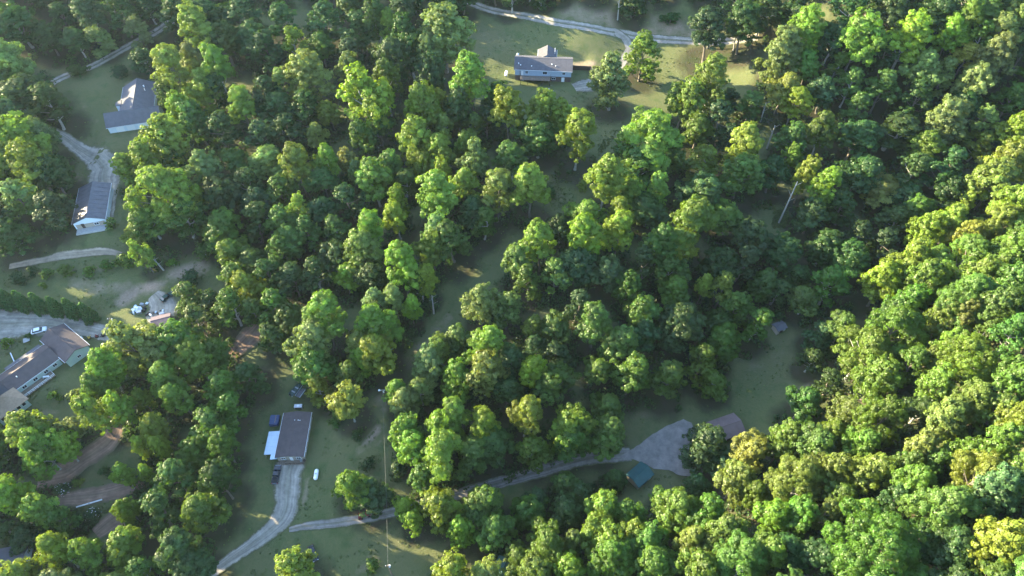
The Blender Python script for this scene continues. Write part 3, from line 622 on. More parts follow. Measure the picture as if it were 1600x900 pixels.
for k, (px, col) in enumerate((((447, 724), 'wood'), ((471, 721), 'car_grey'), ((477, 721), 'wood_dark'))):
    loose('porch_chair', ['wooden chair at the drive end of the brown house porch', 'grey chair on the gravel before the brown house porch', 'dark chair at the corner of the brown house porch'][k], 'chair', px, [
        ('seat', col, lambda bm: bx(bm, 0, 0, .45, .6, .6, .06)), ('backrest', col, lambda bm: bx(bm, 0, .29, .8, .6, .06, .7))] + [('leg', col, (lambda sx, sy: lambda bm: bx(bm, sx*.26, sy*.26, .22, .06, .06, .42))(sx, sy)) for sx in (-1, 1) for sy in (-1, 1)], k*.5, 'porch chairs')
def f_rocks(bm):
    for i in range(26):
        r = random.uniform(.25, .6); q = bmesh.ops.create_icosphere(bm, subdivisions=1, radius=r)
        m_ = Matrix.Translation((random.gauss(0, 1.3), random.gauss(0, .9), r*.5)) @ Matrix.Rotation(random.random()*6, 4, 'Z') @ Matrix.Diagonal((1, .8, .7, 1)); bmesh.ops.transform(bm, verts=q['verts'], matrix=m_)
t = loose('rubble_pile', 'pale heap of rubble on the grass below the upper house', 'rubble', (852, 143), [('rubble', 'rock', f_rocks)]); t.children[0]['kind'] = 'stuff'
def plank_pile(bm):
    for i in range(6): bx(bm, random.uniform(-.3, .3), i*.28-.7, .12+.1*(i % 2), 4.5, .22, .1, Matrix.Rotation(random.uniform(-.08, .08), 4, 'Z'))
# junk heap
def f_dome(bm):
    bmesh.ops.create_uvsphere(bm, u_segments=14, v_segments=8, radius=1.0); bm.transform(Matrix.Translation((0, 0, .3)) @ Matrix.Diagonal((1.7, 1.0, .9, 1)))
    for v in bm.verts: v.co += Vector((random.uniform(-.3, .3), random.uniform(-.3, .3), random.uniform(-.25, .25)))
loose('junk_heap', 'heap of junk under a crumpled white sheet beside the gravel yard', 'junk heap', (215, 484), [('sheet', 'white', f_dome), ('plank', 'wood', lambda bm: bx(bm, 2.2, .4, .5, 3.6, .3, .12, Matrix.Rotation(.3, 4, 'Z'))), ('drum', 'car_green', lambda bm: tube(bm, (-1.8, -1.2, 0), (-1.8, -1.2, .9), .32, .32, 12)), ('crate', 'steel', lambda bm: bx(bm, .6, -1.8, .5, 1.5, 1.0, 1.0))] + [('scrap', ('wood_dark', 'metal_blue', 'white', 'black', 'wood', 'car_grey')[k % 6], (lambda k: lambda bm: bx(bm, 2.2 * math.cos(k * 1.9) + k * .25, 1.7 * math.sin(k * 1.9), .3, .5 + (k % 3) * .4, .4 + (k % 2) * .4, .3 + (k % 4) * .2, Matrix.Rotation(k * .8, 4, 'Z')))(k)) for k in range(13)], .4)
q = at(251, 499, 9); h = shed('shed', 'low shed with faded purple-brown roof behind the pale round tree', 'shed', (q.x, q.y, gz(q.x, q.y)), math.radians(20), 5.6, 4.0, 1.9, .6, 'wood_dark', 'tarp_purple')
loose('washing_machine', 'white appliance dumped against the low shed', 'appliance', (254, 492), [('cabinet', 'white', lambda bm: bx(bm, 0, 0, .5, 1.6, .8, 1.0)), ('lid', 'steel', lambda bm: bx(bm, 0, 0, 1.03, 1.5, .7, .05))], .3)
loose('scrap_row', 'row of dark scrap and boxes along the edge of the gravel yard', 'junk heap', (243, 490), [('scrap', ('black', 'wood_dark', 'white', 'wood', 'metal_blue')[k % 5], (lambda k: lambda bm: bx(bm, -3 + k * .8, math.sin(k * 2.2) * .6, .3, .6 + (k % 3) * .25, .5, .4 + (k % 4) * .2, Matrix.Rotation(k * 1.1, 4, 'Z')))(k)) for k in range(8)], .25)
loose('white_pipe', 'long white pipe lying along the edge of the red clay track', 'pipe', (140, 787), [('pipe', 'white', lambda bm: tube(bm, (-3.4, 0, .25), (3.4, 0, .25), .2, .2, 10)), ('coupling', 'steel', lambda bm: tube(bm, (-.2, 0, .25), (.2, 0, .25), .25, .25, 10))], math.radians(19))
for k, (px, c_) in enumerate((((118, 532), 'yellow'), ((128, 530), 'petal'), ((140, 529), 'yellow'), ((152, 527), 'car_red'), ((162, 525), 'black'))):
    loose('flower_planter', ['yellow flower tub beside the end of the long house', 'white flower tub next to the yellow one on the gravel edge', 'yellow flower tub in the middle of the row on the gravel edge', 'red flower tub in the row on the gravel edge', 'dark empty tub at the far end of the flower row'][k], 'planter', px, [
        ('tub', 'wood_dark', lambda bm: tube(bm, (0, 0, 0), (0, 0, .5), .5, .65, 12)), ('flowers', c_, lambda bm: [bx(bm, random.gauss(0, .3), random.gauss(0, .3), .6+random.random()*.3, .22, .22, .16) for _ in range(14)])], 0, 'flower tubs')
def f_bike(bm):
    for x in (-.55, .55): tube(bm, (x, -.03, .34), (x, .03, .34), .34, .34, 16)
for k, px in enumerate(((104, 519), (109, 522))):
    loose('motorbike', ['black motorbike close to the roof edge of the long house', 'black motorbike nearer the flower tubs on the gravel'][k], 'motorbike', px, [('wheel', 'black', f_bike), ('frame', 'steel', lambda bm: bx(bm, 0, 0, .55, .8, .18, .35)), ('seat', 'black', lambda bm: bx(bm, -.25, 0, .85, .7, .28, .12)), ('handlebar', 'chrome', lambda bm: tube(bm, (.4, -.4, 1.05), (.4, .4, 1.05), .03, .03)), ('fuel_tank', 'car_black', lambda bm: bx(bm, .15, 0, .82, .45, .3, .22))], .5 + k*.5, 'motorbikes')
loose('garden_table', 'pale square garden table beside the canopy of the long house', 'table', (43, 533), [('top', 'concrete', lambda bm: bx(bm, 0, 0, .75, 1.9, 1.9, .08)), ('leg', 'steel', lambda bm: tube(bm, (0, 0, 0), (0, 0, .72), .15, .15)), ], .5)
loose('wooden_beam', 'long pale beam lying beside the canopy of the long house', 'beam', (20, 559), [('beam', 'trim', lambda bm: bx(bm, 0, 0, .3, 4.4, .25, .25)), ('block', 'wood_dark', lambda bm: bx(bm, .5, 0, .09, .4, .6, .18))], math.radians(-50))
loose('play_slide', 'white garden slide standing on the lawn by the porch steps', 'slide', (77, 590), [('chute', 'white', lambda bm: bx(bm, 0, 0, .8, 2.6, .7, .1, Matrix.Rotation(.5, 4, 'Y'))), ('ladder', 'siding_mint', lambda bm: bx(bm, -1.3, 0, .75, .12, .7, 1.5))], .6)

# ------------------------------------------------------------------ trees
def unit(v): return v / (np.linalg.norm(v, axis=-1, keepdims=True) + 1e-9)
def leaf_mesh(name, pos, nrm, size, tint, rng):
    n_ = len(pos); r = unit(rng.normal(size=(n_, 3))); nrm = unit(nrm)
    a = unit(np.cross(nrm, r)); b = np.cross(nrm, a)
    s = size[:, None]; v = np.empty((n_, 4, 3))
    bend = nrm * s * rng.uniform(-.25, .1, (n_, 1))
    v[:, 0] = pos + a * s * .62 + bend; v[:, 1] = pos + b * s * .42; v[:, 2] = pos - a * s * .62 + bend; v[:, 3] = pos - b * s * .42
    me = bpy.data.meshes.new(name); me.vertices.add(n_ * 4); me.vertices.foreach_set('co', v.reshape(-1))
    me.loops.add(n_ * 4); me.loops.foreach_set('vertex_index', np.arange(n_ * 4, dtype=np.int32))
    me.polygons.add(n_); me.polygons.foreach_set('loop_start', np.arange(0, n_ * 4, 4, dtype=np.int32)); me.polygons.foreach_set('loop_total', np.full(n_, 4, np.int32))
    at_ = me.attributes.new('tint', 'FLOAT', 'POINT'); at_.data.foreach_set('value', np.repeat(tint, 4).astype(np.float32))
    me.update(); return me
def sphere_dirs(k, rng):
    i = np.arange(k) + .5; ph = np.arccos(1 - 2 * i / k); th = math.pi * (1 + 5 ** .5) * i + rng.random() * 6
    d = np.stack([np.cos(th) * np.sin(ph), np.sin(th) * np.sin(ph), np.cos(ph)], -1)
    return unit(d + rng.normal(size=d.shape) * .22)
KIND = {  # crown radius, crown bottom, height, number of lobes, profile power, lobe size
 'tall':   dict(R=4.8, z0=6.0, z1=18.0, nl=14, pw=2.6, lr=(.32, .58), leaf=.31, cl=21, per=74),
 'full':   dict(R=5.0, z0=1.0, z1=16.0, nl=18, pw=2.4, lr=(.30, .52), leaf=.34, cl=20, per=58),
 'round':  dict(R=5.0, z0=4.4, z1=15.0, nl=14, pw=2.8, lr=(.30, .56), leaf=.36, cl=21, per=58),
 'spread': dict(R=7.6, z0=5.0, z1=18.5, nl=26, pw=3.0, lr=(.23, .36), leaf=.29, cl=20, per=70),
 'giant':  dict(R=11.0, z0=6.0, z1=20.0, nl=46, pw=3.2, lr=(.17, .27), leaf=.29, cl=22, per=70),
 'airy':   dict(R=4.6, z0=3.6, z1=17.0, nl=15, pw=1.8, lr=(.24, .40), leaf=.34, cl=17, per=50),
 'bush':   dict(R=2.4, z0=.2,  z1=4.2,  nl=6,  pw=2.0, lr=(.42, .60), leaf=.30, cl=12, per=40),
}
def crown_points(kind, rng, thin=1.0):
    k = KIND[kind]; R, z0, z1 = k['R'], k['z0'], k['z1']; hgt = z1 - z0
    lobes = []
    lean = rng.normal(size=2) * R * .14; ph = rng.uniform(0, 6.28, 3); am = rng.uniform(.05, .24, 3)
    for i in range(k['nl']):
        t = (i + .5) / k['nl']; t = t ** .85
        prof = (1 - t ** k['pw']) ** .6 * (.62 + .38 * min(1, t * 3.2))
        lr = R * rng.uniform(*k['lr']) * (1.0 if t < .75 else .92)
        rad = max(0, R * prof * rng.uniform(.80, 1.12) - lr * .75)
        th = i * 2.39996 + rng.normal() * .35
        rad *= 1 + am[0] * math.sin(th + ph[0]) + am[1] * math.sin(2 * th + ph[1]) + am[2] * .6 * math.sin(3 * th + ph[2])
        if rng.random() < .10: continue
        lobes.append((np.array([rad * math.cos(th) + lean[0] * t, rad * math.sin(th) + lean[1] * t, z0 + hgt * t * .90 + lr * .15 + rng.normal() * .5]), lr))
    lobes.append((np.array([lean[0], lean[1], z1 - R * .36]), R * .40))
    P_, N_, S_, T_ = [], [], [], []
    for c, lr in lobes:
        ltint = rng.normal() * .10
        dirs = sphere_dirs(int(k['cl'] * (1.25 if kind == 'spread' else 1)), rng); dirs = dirs[dirs[:, 2] > -.62]
        for d in dirs:
            rc = lr * rng.uniform(.20, .38) + .12
            cc = c + d * lr * rng.uniform(.68, 1.08) * np.array([1, 1, .92])
            m_ = max(5, int(k['per'] * thin * (rc / .75) ** 1.5 * rng.uniform(.75, 1.2)))
            q = unit(rng.normal(size=(m_, 3)) + d * .7 + np.array([0, 0, .25]))
            pos = cc + q * rc * rng.uniform(.45, 1.06, (m_, 1)) * np.array([1, 1, .8])
            P_.append(pos); N_.append(q * .75 + d * .55 + rng.normal(size=(m_, 3)) * .32 + np.array([0, 0, .18]))
            S_.append(k['leaf'] * rng.uniform(.65, 1.35, m_) / thin ** .45); T_.append(np.clip(.5 + ltint + rng.normal() * .15 + rng.normal(size=m_) * .05, 0, 1))
        # sparse inner foliage, coloured darker for a shaded core that blocks light
        m_ = int(70 * thin); q = unit(rng.normal(size=(m_, 3))); P_.append(c + q * lr * rng.uniform(.1, .7, (m_, 1))); N_.append(rng.normal(size=(m_, 3)) + np.array([0, 0, .6]))
        S_.append(k['leaf'] * rng.uniform(1.6, 2.4, m_)); T_.append(np.full(m_, .3))
    return np.concatenate(P_), np.concatenate(N_), np.concatenate(S_), np.concatenate(T_), lobes
def trunk_mesh(name, kind, lobes, rng):
    k = KIND[kind]; bm = B(); top = k['z0'] + (k['z1'] - k['z0']) * .62; r0 = .045 * k['R'] + .10
    pts = [Vector((0, 0, -.8))]
    for i in range(1, 6): pts.append(Vector((lobes[-1][0][0] * i / 5 + rng.normal() * .12, lobes[-1][0][1] * i / 5 + rng.normal() * .12, top * i / 5)))
    tube(bm, (0, 0, -.8), (0, 0, .5), r0 * 1.5, r0 * 1.02, 8)
    for i in range(5): tube(bm, pts[i], pts[i+1], r0 * (1 - i * .16), r0 * (1 - (i+1) * .16), 7)
    for c, lr in lobes[:-1]:
        zc = min(max(k['z0'] * .75, c[2] - lr * 1.8), top * .98); f = zc / top * 5; i = min(int(f), 4); s = pts[i].lerp(pts[i+1], f - i)
        e = Vector(c); mid = s.lerp(e, .5) + Vector((0, 0, -.25))
        tube(bm, s, mid, r0 * .38, r0 * .24, 5); tube(bm, mid, e, r0 * .24, r0 * .08, 5)
    me = bpy.data.meshes.new(name); bm.to_mesh(me); bm.free(); me.materials.append(M['bark']); return me
PROTO = {}
for kind, nv in (('tall', 8), ('round', 8), ('spread', 5), ('airy', 4), ('full', 3), ('giant', 1), ('bush', 3)):
    for v in range(nv):
        rng = np.random.default_rng(100 + 17 * v + 1000 * list(KIND).index(kind))
        p_, n_, s_, t_, lobes = crown_points(kind, rng)
        me = leaf_mesh('crown', p_, n_, s_, t_, rng); me.materials.append(M['leaf'])
        PROTO.setdefault(kind, []).append((me, trunk_mesh('trunk', kind, lobes, rng)))

TONE = {'Y': (.125, .205, .024), 'G': (.064, .128, .020), 'D': (.036, .080, .021), 'O': (.140, .190, .030), 'P': (.130, .190, .050), 'B': (.050, .112, .032), 'M': (.084, .158, .024), 'H': (.105, .146, .026)}  # last two tones are darkened copies for crowns on the sunlit slope
TONE_W = {'Y': 'yellow-green', 'G': 'mid-green', 'D': 'dark green', 'O': 'olive-gold', 'P': 'pale green', 'B': 'blue-green', 'M': 'mid-green', 'H': 'olive-gold'}
# photo x, photo y of the crown's middle, crown width in photo pixels, tone, level (2 rises above its neighbours, 0 stays below them)[, kind]
TREES = '''298 34 46 Y2t;25 30 60 D1;75 56 44 D0;155 58 44 P0f;215 44 38 P1f;222 88 40 D0f;123 106 38 D0b;182 110 36 D0b;15 88 52 P2;30 145 84 D1;72 156 60 D1;12 180 60 D1;262 103 48 Y2t;292 86 30 P2t;338 97 40 Y2t;302 112 40 O1;318 127 36 Y2t;280 168 36 Y2t;306 152 40 Y1;306 182 42 G2;375 158 38 Y2t;258 142 30 G1;350 60 54 D1;385 25 60 D1;345 135 50 D1;395 60 50 D1;62 208 42 P2;25 222 68 Y2;252 210 58 Y2;340 205 60 D1;330 20 56 D1;270 18 50 D1
440 30 60 D1;500 25 60 D1;552 42 54 D1;458 64 40 Y2a;418 75 54 D1;545 80 48 D1;588 18 40 D2t;606 40 30 Y2t;640 60 54 D2;612 82 50 D2;692 42 84 P2;662 78 34 P2t;670 108 44 D2;738 112 60 Y2t;715 160 40 D2;480 112 56 P2;440 126 42 P1;546 107 38 P2;576 142 72 Y2;602 118 38 G2t;660 162 54 Y2;694 160 42 Y1;650 207 54 Y2;690 196 30 P2;592 188 34 G2;568 208 42 G2;516 172 34 Y1;492 206 28 P2;430 170 56 D1;470 165 56 D1;410 140 50 D1;408 210 50 D1;450 200 46 D1;730 226 40 Y2;778 150 44 G1;742 192 26 G1t;760 185 40 D0
795 166 46 Y2t;842 166 48 Y2t;872 178 42 Y2;904 202 56 Y2t;842 206 60 G1;958 120 58 P2f;1005 82 50 Y2f;1113 116 48 Y2t;1068 152 50 Y2;1094 150 40 G1;1025 208 96 Y2s;1092 196 44 G1;1132 184 58 D1;1112 40 58 D1t;1166 30 56 D1t;1166 214 46 Y2t;1142 150 26 D0;1188 96 24 O1b;800 -14 40 D0;846 -8 34 D0f;990 0 44 D0f;1046 28 34 D0b;1195 10 60 D1
1260 42 52 Y2;1236 72 58 P2;1210 100 30 O2;1226 132 42 O2;1246 152 42 Y1t;1266 96 40 G1;1345 56 68 Y2;1420 52 60 Y2;1302 58 42 D1;1392 78 42 D1;1490 46 40 Y2;1516 26 36 Y2t;1536 50 42 G1;1574 50 50 P2;1592 18 34 P2;1556 84 50 P2;1330 126 42 G1;1380 132 50 G1;1446 106 44 P2;1476 112 40 P1;1530 126 46 P2;1340 165 42 G1;1290 196 40 G2t;1240 212 46 G1;1490 186 58 P2;1546 186 42 P1;1588 200 44 Y2;1582 150 42 G1;1400 195 78 D0;1340 208 58 D1;1440 150 50 D1;1250 10 60 D1;1320 15 60 D1;1400 14 60 D1;1462 12 56 D1;1505 155 46 D1;1290 140 46 D1
15 244 46 Y2;48 250 60 Y2;78 268 54 D1;28 300 60 P1;78 322 60 D0;92 352 36 D0b;10 365 50 D1;190 258 36 Y2;216 248 48 Y2;252 300 88 Y2s;282 330 60 G1;316 256 50 P2;266 242 40 G1;308 306 22 Y2t;206 362 30 Y1;174 348 26 P1b;220 392 28 Y2;190 408 38 G1b;168 412 26 G0b;100 422 30 G0b;72 428 24 G0b;30 434 28 D0b;66 446 14 Y0b;340 352 58 G1;366 388 48 Y1;394 404 44 G1;364 432 46 G1;386 446 40 Y2;346 302 58 D1;386 290 52 D1;394 340 50 D1;232 340 50 G1;318 392 36 G0b;298 436 34 D0b;270 410 22 G0b;140 424 26 G0b;48 424 20 D0b
463 252 44 Y2t;505 246 36 Y2t;540 246 26 P2;558 266 28 P2;585 276 54 Y2;606 252 36 G2;645 246 26 Y2t;662 256 24 Y2t;682 236 46 Y2;690 266 30 Y2;684 298 58 Y2t;722 286 42 Y2;744 248 44 P2;776 292 48 P2t;470 327 36 Y2a;432 292 52 G1;440 342 52 G1;408 312 50 D1;500 326 46 D1;546 306 50 D1;620 312 26 Y2t;620 336 38 Y2;577 352 40 Y2t;562 394 58 P2;582 432 46 D1;676 358 40 P2;706 368 60 G1;675 388 42 O2;630 410 54 Y2t;666 434 30 Y2t;540 432 36 Y1;456 372 50 G1;482 360 42 G1;430 388 48 G1;418 420 48 D1;456 432 48 D1;492 424 48 D1;520 398 46 D1;756 340 42 G1;735 330 40 D1
830 278 54 Y2t;945 268 50 Y2t;968 242 42 G1;912 290 22 Y1b;986 292 40 Y1;1030 292 32 Y2t;1002 252 56 G1;1048 242 50 G1;1090 298 64 B1;1160 262 68 G1;846 368 54 Y2t;914 330 48 Y2;916 364 50 Y2t;970 326 36 Y2t;966 358 42 Y2t;876 352 38 D1;1030 374 46 G2t;1080 340 64 G2t;1070 384 46 O2;1126 412 52 D1;1162 402 50 D1;810 406 42 P2;826 436 42 G1;980 442 36 G2;1100 442 22 Y2t;1130 446 36 Y2a;1050 452 46 G1;1050 416 46 G1;900 408 58 D1;868 424 46 G1;950 420 50 D1;1172 370 54 D1;1010 410 46 D1;860 300 20 D0b
1240 240 24 Y2;1262 266 36 Y2t;1290 286 42 Y2t;1346 262 58 D1;1580 252 52 O2;1560 278 60 P2;1514 312 24 Y1t;1440 328 40 G1;1490 348 48 O2;1450 358 46 Y2;1560 338 60 Y2s;1592 312 50 Y2;1510 368 42 O2;1502 398 78 Y2s;1430 408 58 Y2;1384 434 60 Y2;1450 436 58 Y2;1580 392 54 Y2;1540 424 50 Y2;1300 438 54 G1;1350 362 50 D0;1330 402 56 D1;1390 380 50 D0;1290 382 46 D1;1420 262 58 D1;1480 252 56 D1;1380 292 52 O0;1270 332 44 D1;1426 306 50 D0;1320 320 52 D0;1490 300 48 D1;1400 340 46 D0
210 528 72 P2;278 532 60 G2;302 556 44 Y2t;332 548 50 G1;156 568 54 Y2t;150 602 48 Y2;206 566 36 P1a;258 592 48 Y2t;276 614 48 Y2;340 602 66 G1;352 640 58 G1;142 642 48 Y2t;186 638 44 Y2;222 622 30 Y1;236 664 42 Y2;320 664 66 G1;85 619 26 Y1b;114 617 28 P1b;44 668 62 Y2;104 668 40 P1;290 462 46 G0;360 474 50 G1;392 582 50 D0;396 480 40 G1;312 500 46 G1;330 470 40 D0;10 536 22 Y1b;44 524 12 G0b;238 548 40 G1;425 520 44 D1
505 492 58 Y2t;480 524 56 P2;490 564 58 G1;500 604 40 O1;543 626 46 O2;586 468 40 P1;616 462 28 P2t;640 476 28 Y2t;584 504 46 Y2t;604 512 40 Y2;562 532 40 P2;592 542 56 Y2;563 558 36 Y2;545 584 42 G1;690 542 36 Y2;664 568 46 P2;714 534 44 G1;760 534 50 Y2t;752 464 50 P2;790 480 50 G1;710 592 44 Y2;756 578 54 P2;656 604 42 P1;618 608 28 Y2t;628 628 38 P2;710 638 48 Y2t;690 674 54 Y2;760 662 46 Y2t;636 668 44 Y2;430 480 52 G1;448 500 46 G1;656 440 36 G1;530 640 34 G0b;520 660 24 G0b
930 492 52 G2t;966 528 50 G2;830 506 34 Y1;870 512 46 G1;834 574 40 Y2;862 592 58 G1;872 546 46 D0;936 572 40 G1;986 578 50 G2;1060 502 72 D1s;1130 532 46 G1t;1042 582 58 G1;1096 562 50 G1;1120 594 46 G0;820 638 50 Y2t;888 658 58 Y2;946 640 48 G1;952 672 54 G1;1182 500 48 G1;1098 690 70 D1f;900 470 46 D1;1004 478 48 G1;1150 470 46 G1;1010 520 44 D1;800 560 44 D1;790 610 46 D1;1215 450 40 D0;1190 440 40 D1;840 540 40 D0;1120 500 40 D0
1415 468 50 Y2;1390 486 42 Y2;1520 468 78 Y2s;1320 506 40 P2;1400 520 84 Y2s;1352 548 76 Y2s;1376 584 60 Y2;1432 562 54 G1;1480 496 44 O2;1506 492 42 O2;1482 538 38 Y2;1522 552 78 Y2s;1542 516 30 G1;1590 582 58 Y2;1470 602 46 Y2;1520 618 58 Y2;1320 642 54 O2;1386 654 74 Y2s;1490 654 58 O2;1256 628 48 G1;1592 652 42 O2;1300 674 48 Y2;1232 674 42 Y2;1456 560 30 O2;1560 480 52 Y2;1590 440 50 Y2;1590 520 54 G1;1560 640 50 G1;1440 640 50 D0;1300 600 46 D0;1280 520 40 D0;1270 560 36 D0
56 700 74 Y2s;94 694 42 Y2;20 768 54 Y2;60 794 48 Y2;92 806 46 G1;122 806 34 D0b;218 697 24 Y2t;248 694 30 Y2t;190 742 32 Y2;224 737 22 Y2t;270 742 66 G1;300 704 56 G1;196 792 36 Y2;240 794 72 G1;316 788 66 G2;82 858 50 Y2t;136 862 50 Y2;186 852 58 Y2;30 892 50 Y2;280 862 66 D2t;230 890 58 G1;304 884 54 D2t;336 742 56 D2t;122 752 24 G0b;164 738 26 D0b;40 838 46 D0;10 826 40 D0;140 812 30 D0b;345 690 46 G2t
545 757 54 Y2f;576 776 56 D0;460 886 66 Y2a;580 884 28 G0b;700 890 60 Y2a;680 788 54 Y2;632 788 30 Y2;640 812 32 Y2;712 792 28 Y2a;752 776 54 G2;720 832 36 Y2;742 812 40 G1;772 832 58 G1;686 700 58 Y2t;640 696 44 Y2;662 734 46 G1;730 706 66 G1;772 690 56 G1;620 734 36 D0b;574 722 30 D0b;560 680 24 D0b;606 770 24 G0b
890 682 56 G1;942 688 46 G1;832 696 52 G1;884 750 46 D0a;958 748 34 D0f;945 788 50 Y2;882 794 50 D1;1036 778 32 G1;830 794 52 G1;850 852 68 Y2s;896 848 32 O2t;836 892 52 Y2;806 868 46 G1;940 842 64 Y2;986 832 50 Y2;1060 802 64 Y2;1012 842 58 Y2;1112 806 56 Y2;1170 702 58 O2;1150 750 52 O2;1186 772 34 Y2;1082 848 40 O2t;1112 852 36 O2;1136 832 58 Y2;1170 872 76 Y2s;960 878 68 Y2s;1030 884 58 Y2;890 892 50 Y2;980 804 46 Y2;1100 890 60 Y2;910 766 40 D0;840 778 36 D0;1090 760 34 D0;1130 720 46 D0
1225 692 50 Y2;1282 692 58 Y2;1256 748 76 O2s;1304 734 52 O2;1360 728 56 O2;1446 702 46 O2;1342 694 48 P2;1420 728 42 G2;1456 718 34 G2;1500 704 50 G1;1560 692 48 P2;1530 738 74 O2s;1432 758 54 Y2;1472 784 86 Y2s;1250 802 44 Y2;1212 802 50 Y2;1296 802 38 O1;1352 798 38 P1;1572 764 60 B2;1370 864 140 G2g;1575 848 70 O2;1240 852 52 D0;1208 852 48 Y2;1452 840 56 D0;1502 852 74 D0;1560 900 60 G1;1310 770 50 G1;1400 780 50 D1;1290 860 50 D1;1490 900 60 D1'''
KW = {'g': 'giant', 'f': 'full', 't': 'tall', 's': 'spread', 'a': 'airy', 'b': 'bush', '': 'round'}
LAND = [((850, 112), 'the upper grey-roofed house'), ((205, 180), 'the T-plan slate-roofed house'), ((147, 320), 'the white-gabled garage'), ((60, 580), 'the long mint-sided house'), ((460, 680), 'the brown-roofed house'),
        ((1000, 738), 'the teal-roofed shed'), ((1138, 666), 'the ribbed brown metal roof'), ((570, 806), 'the red tractor'), ((433, 742), 'the black pickup truck'), ((597, 610), 'the upper utility pole'), ((171, 505), 'the gravel-side utility pole'),
        ((465, 612), 'the green boat'), ((262, 465), 'the green car'), ((140, 787), 'the white pipe'), ((1218, 513), 'the tiny grey-roofed shed'), ((606, 883), 'the bottom-edge utility pole'), ((15, 872), 'the small corner house'), ((765, 885), 'the pale-fringed house'), ((791, 117), 'the upper propane tank'), ((852, 143), 'the rubble heap')]
ORD = ['closest', 'second closest', 'third closest']
placed = []
def place(x, y, w, tone, lev, kind, jit=0.0):
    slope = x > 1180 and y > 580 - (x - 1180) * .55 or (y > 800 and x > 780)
    if slope: tone = {'Y': 'M', 'O': 'H', 'P': 'M'}.get(tone, tone)  # leaf colours darkened on the slope to offset the strong sunlight there
    if kind == 'round' and lev < 2 and random.random() < .5: kind = 'airy'
    k = KIND[kind]; sz = 1.0; s = 1.0; fac = .88 if x < 380 and y > 560 else 1.0
    for _ in range(3):
        zc = (k['z0'] * .4 + k['z1'] * .6) * sz
        g, t = hit(x, y, zc); s = fac * w / 2 * t / FPX / k['R'] * (1.20 if kind in ('tall', 'round', 'airy') else 1.12 if kind != 'bush' else 1.0)
        sz = min(max(s, .2) ** (.55 if kind != 'bush' else .9), 1.45) * {0: .68, 1: .86, 2: 1.14}[lev] * (1 + jit) * (1.15 if 560 < x < 765 and y < 175 else 1.0)
    placed.append(dict(x=x, y=y, w=w, tone=tone, lev=lev, kind=kind, g=g, s=s, sz=sz, t=t))
for row in TREES.replace('\n', ';').split(';'):
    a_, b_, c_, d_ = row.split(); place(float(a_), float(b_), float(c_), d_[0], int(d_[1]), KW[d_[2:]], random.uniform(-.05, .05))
n_listed = len(placed)
# open ground that must stay open (as seen in the photograph)
OPEN = [
 [(735,0),(800,10),(860,0),(1090,5),(1110,55),(1190,70),(1185,120),(1140,100),(1100,95),(1040,130),(990,185),(935,240),(935,150),(900,165),(800,135),(750,150),(755,100),(745,40)],
 [(850,290),(905,265),(900,320),(845,335)], [(930,180),(990,180),(935,245)],
 [(775,354),(745,380),(712,425),(685,470),(665,505),(640,538),(610,570),(580,600),(560,640),(600,780),(614,780),(614,610),(634,590),(700,522),(738,492),(738,462),(750,442),(792,420),(805,390),(828,347)],
 [(365,510),(412,505),(440,560),(455,600),(510,640),(560,660),(600,690),(612,780),(640,795),(620,815),(760,850),(730,880),(660,900),(325,900),(325,870),(355,800),(375,720),(390,650),(400,600),(370,560)],
 [(985,650),(1060,650),(1080,615),(1140,635),(1160,590),(1190,560),(1225,510),(1250,510),(1265,560),(1280,600),(1230,640),(1160,665),(1160,690),(1120,690),(1110,745),(1050,760),(1010,800),(985,760),(985,735),(800,765),(790,750),(860,725),(960,700)],
 [(75,135),(110,115),(200,65),(250,45),(260,55),(215,80),(240,95),(225,130),(255,135),(250,190),(215,225),(190,240),(185,330),(200,380),(165,400),(30,420),(0,420),(0,390),(60,365),(110,355),(112,280),(130,250),(95,225),(110,160)],
 [(0,420),(150,395),(250,425),(310,405),(325,430),(290,450),(275,480),(240,510),(180,500),(170,535),(120,545),(125,565),(90,610),(60,650),(0,650)],
 [(170,660),(195,690),(130,740),(80,750),(110,705),(150,680)], [(80,770),(200,750),(220,760),(180,790),(205,800),(170,835),(110,795)], [(0,860),(40,865),(38,885),(0,885)], [(1212,290),(1250,284),(1226,356),(1206,356)], [(1196,158),(1216,194),(1202,236),(1186,205)], [(235,40),(305,0),(325,0),(250,60)],
]
def is_open(px, py): return any(inside(px, py, pg) for pg in OPEN)
rf_ = random.Random(11)
for _ in range(9000):
    x, y = rf_.uniform(-30, 1630), rf_.uniform(-48, 925)
    g, t = hit(x, y, 9); w = rf_.uniform(9.5, 13.5) * FPX / t
    if any((q['x'] - x) ** 2 + ((q['y'] - y) * 1.05) ** 2 < (.43 * (q['w'] + w)) ** 2 for q in placed): continue
    if any(is_open(x + w * .52 * a, y + w * .52 * b) for a, b in ((0, 0), (1, 0), (-1, 0), (0, 1), (0, -1), (.7, .7), (-.7, .7), (.7, -.7), (-.7, -.7), (0, 1.5))): continue
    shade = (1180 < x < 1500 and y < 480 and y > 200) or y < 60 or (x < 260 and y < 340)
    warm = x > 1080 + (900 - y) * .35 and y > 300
    tone = rf_.choice('DDDGB' if shade else ('YYGGYOPB' if warm else 'GGDGYPOB'))  # shade put into the leaf colour: darker tones where the wood lies shaded
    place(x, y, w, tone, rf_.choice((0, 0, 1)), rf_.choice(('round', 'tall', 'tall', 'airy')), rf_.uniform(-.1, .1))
print('TREES listed', n_listed, 'all', len(placed))
rv = random.Random(5)
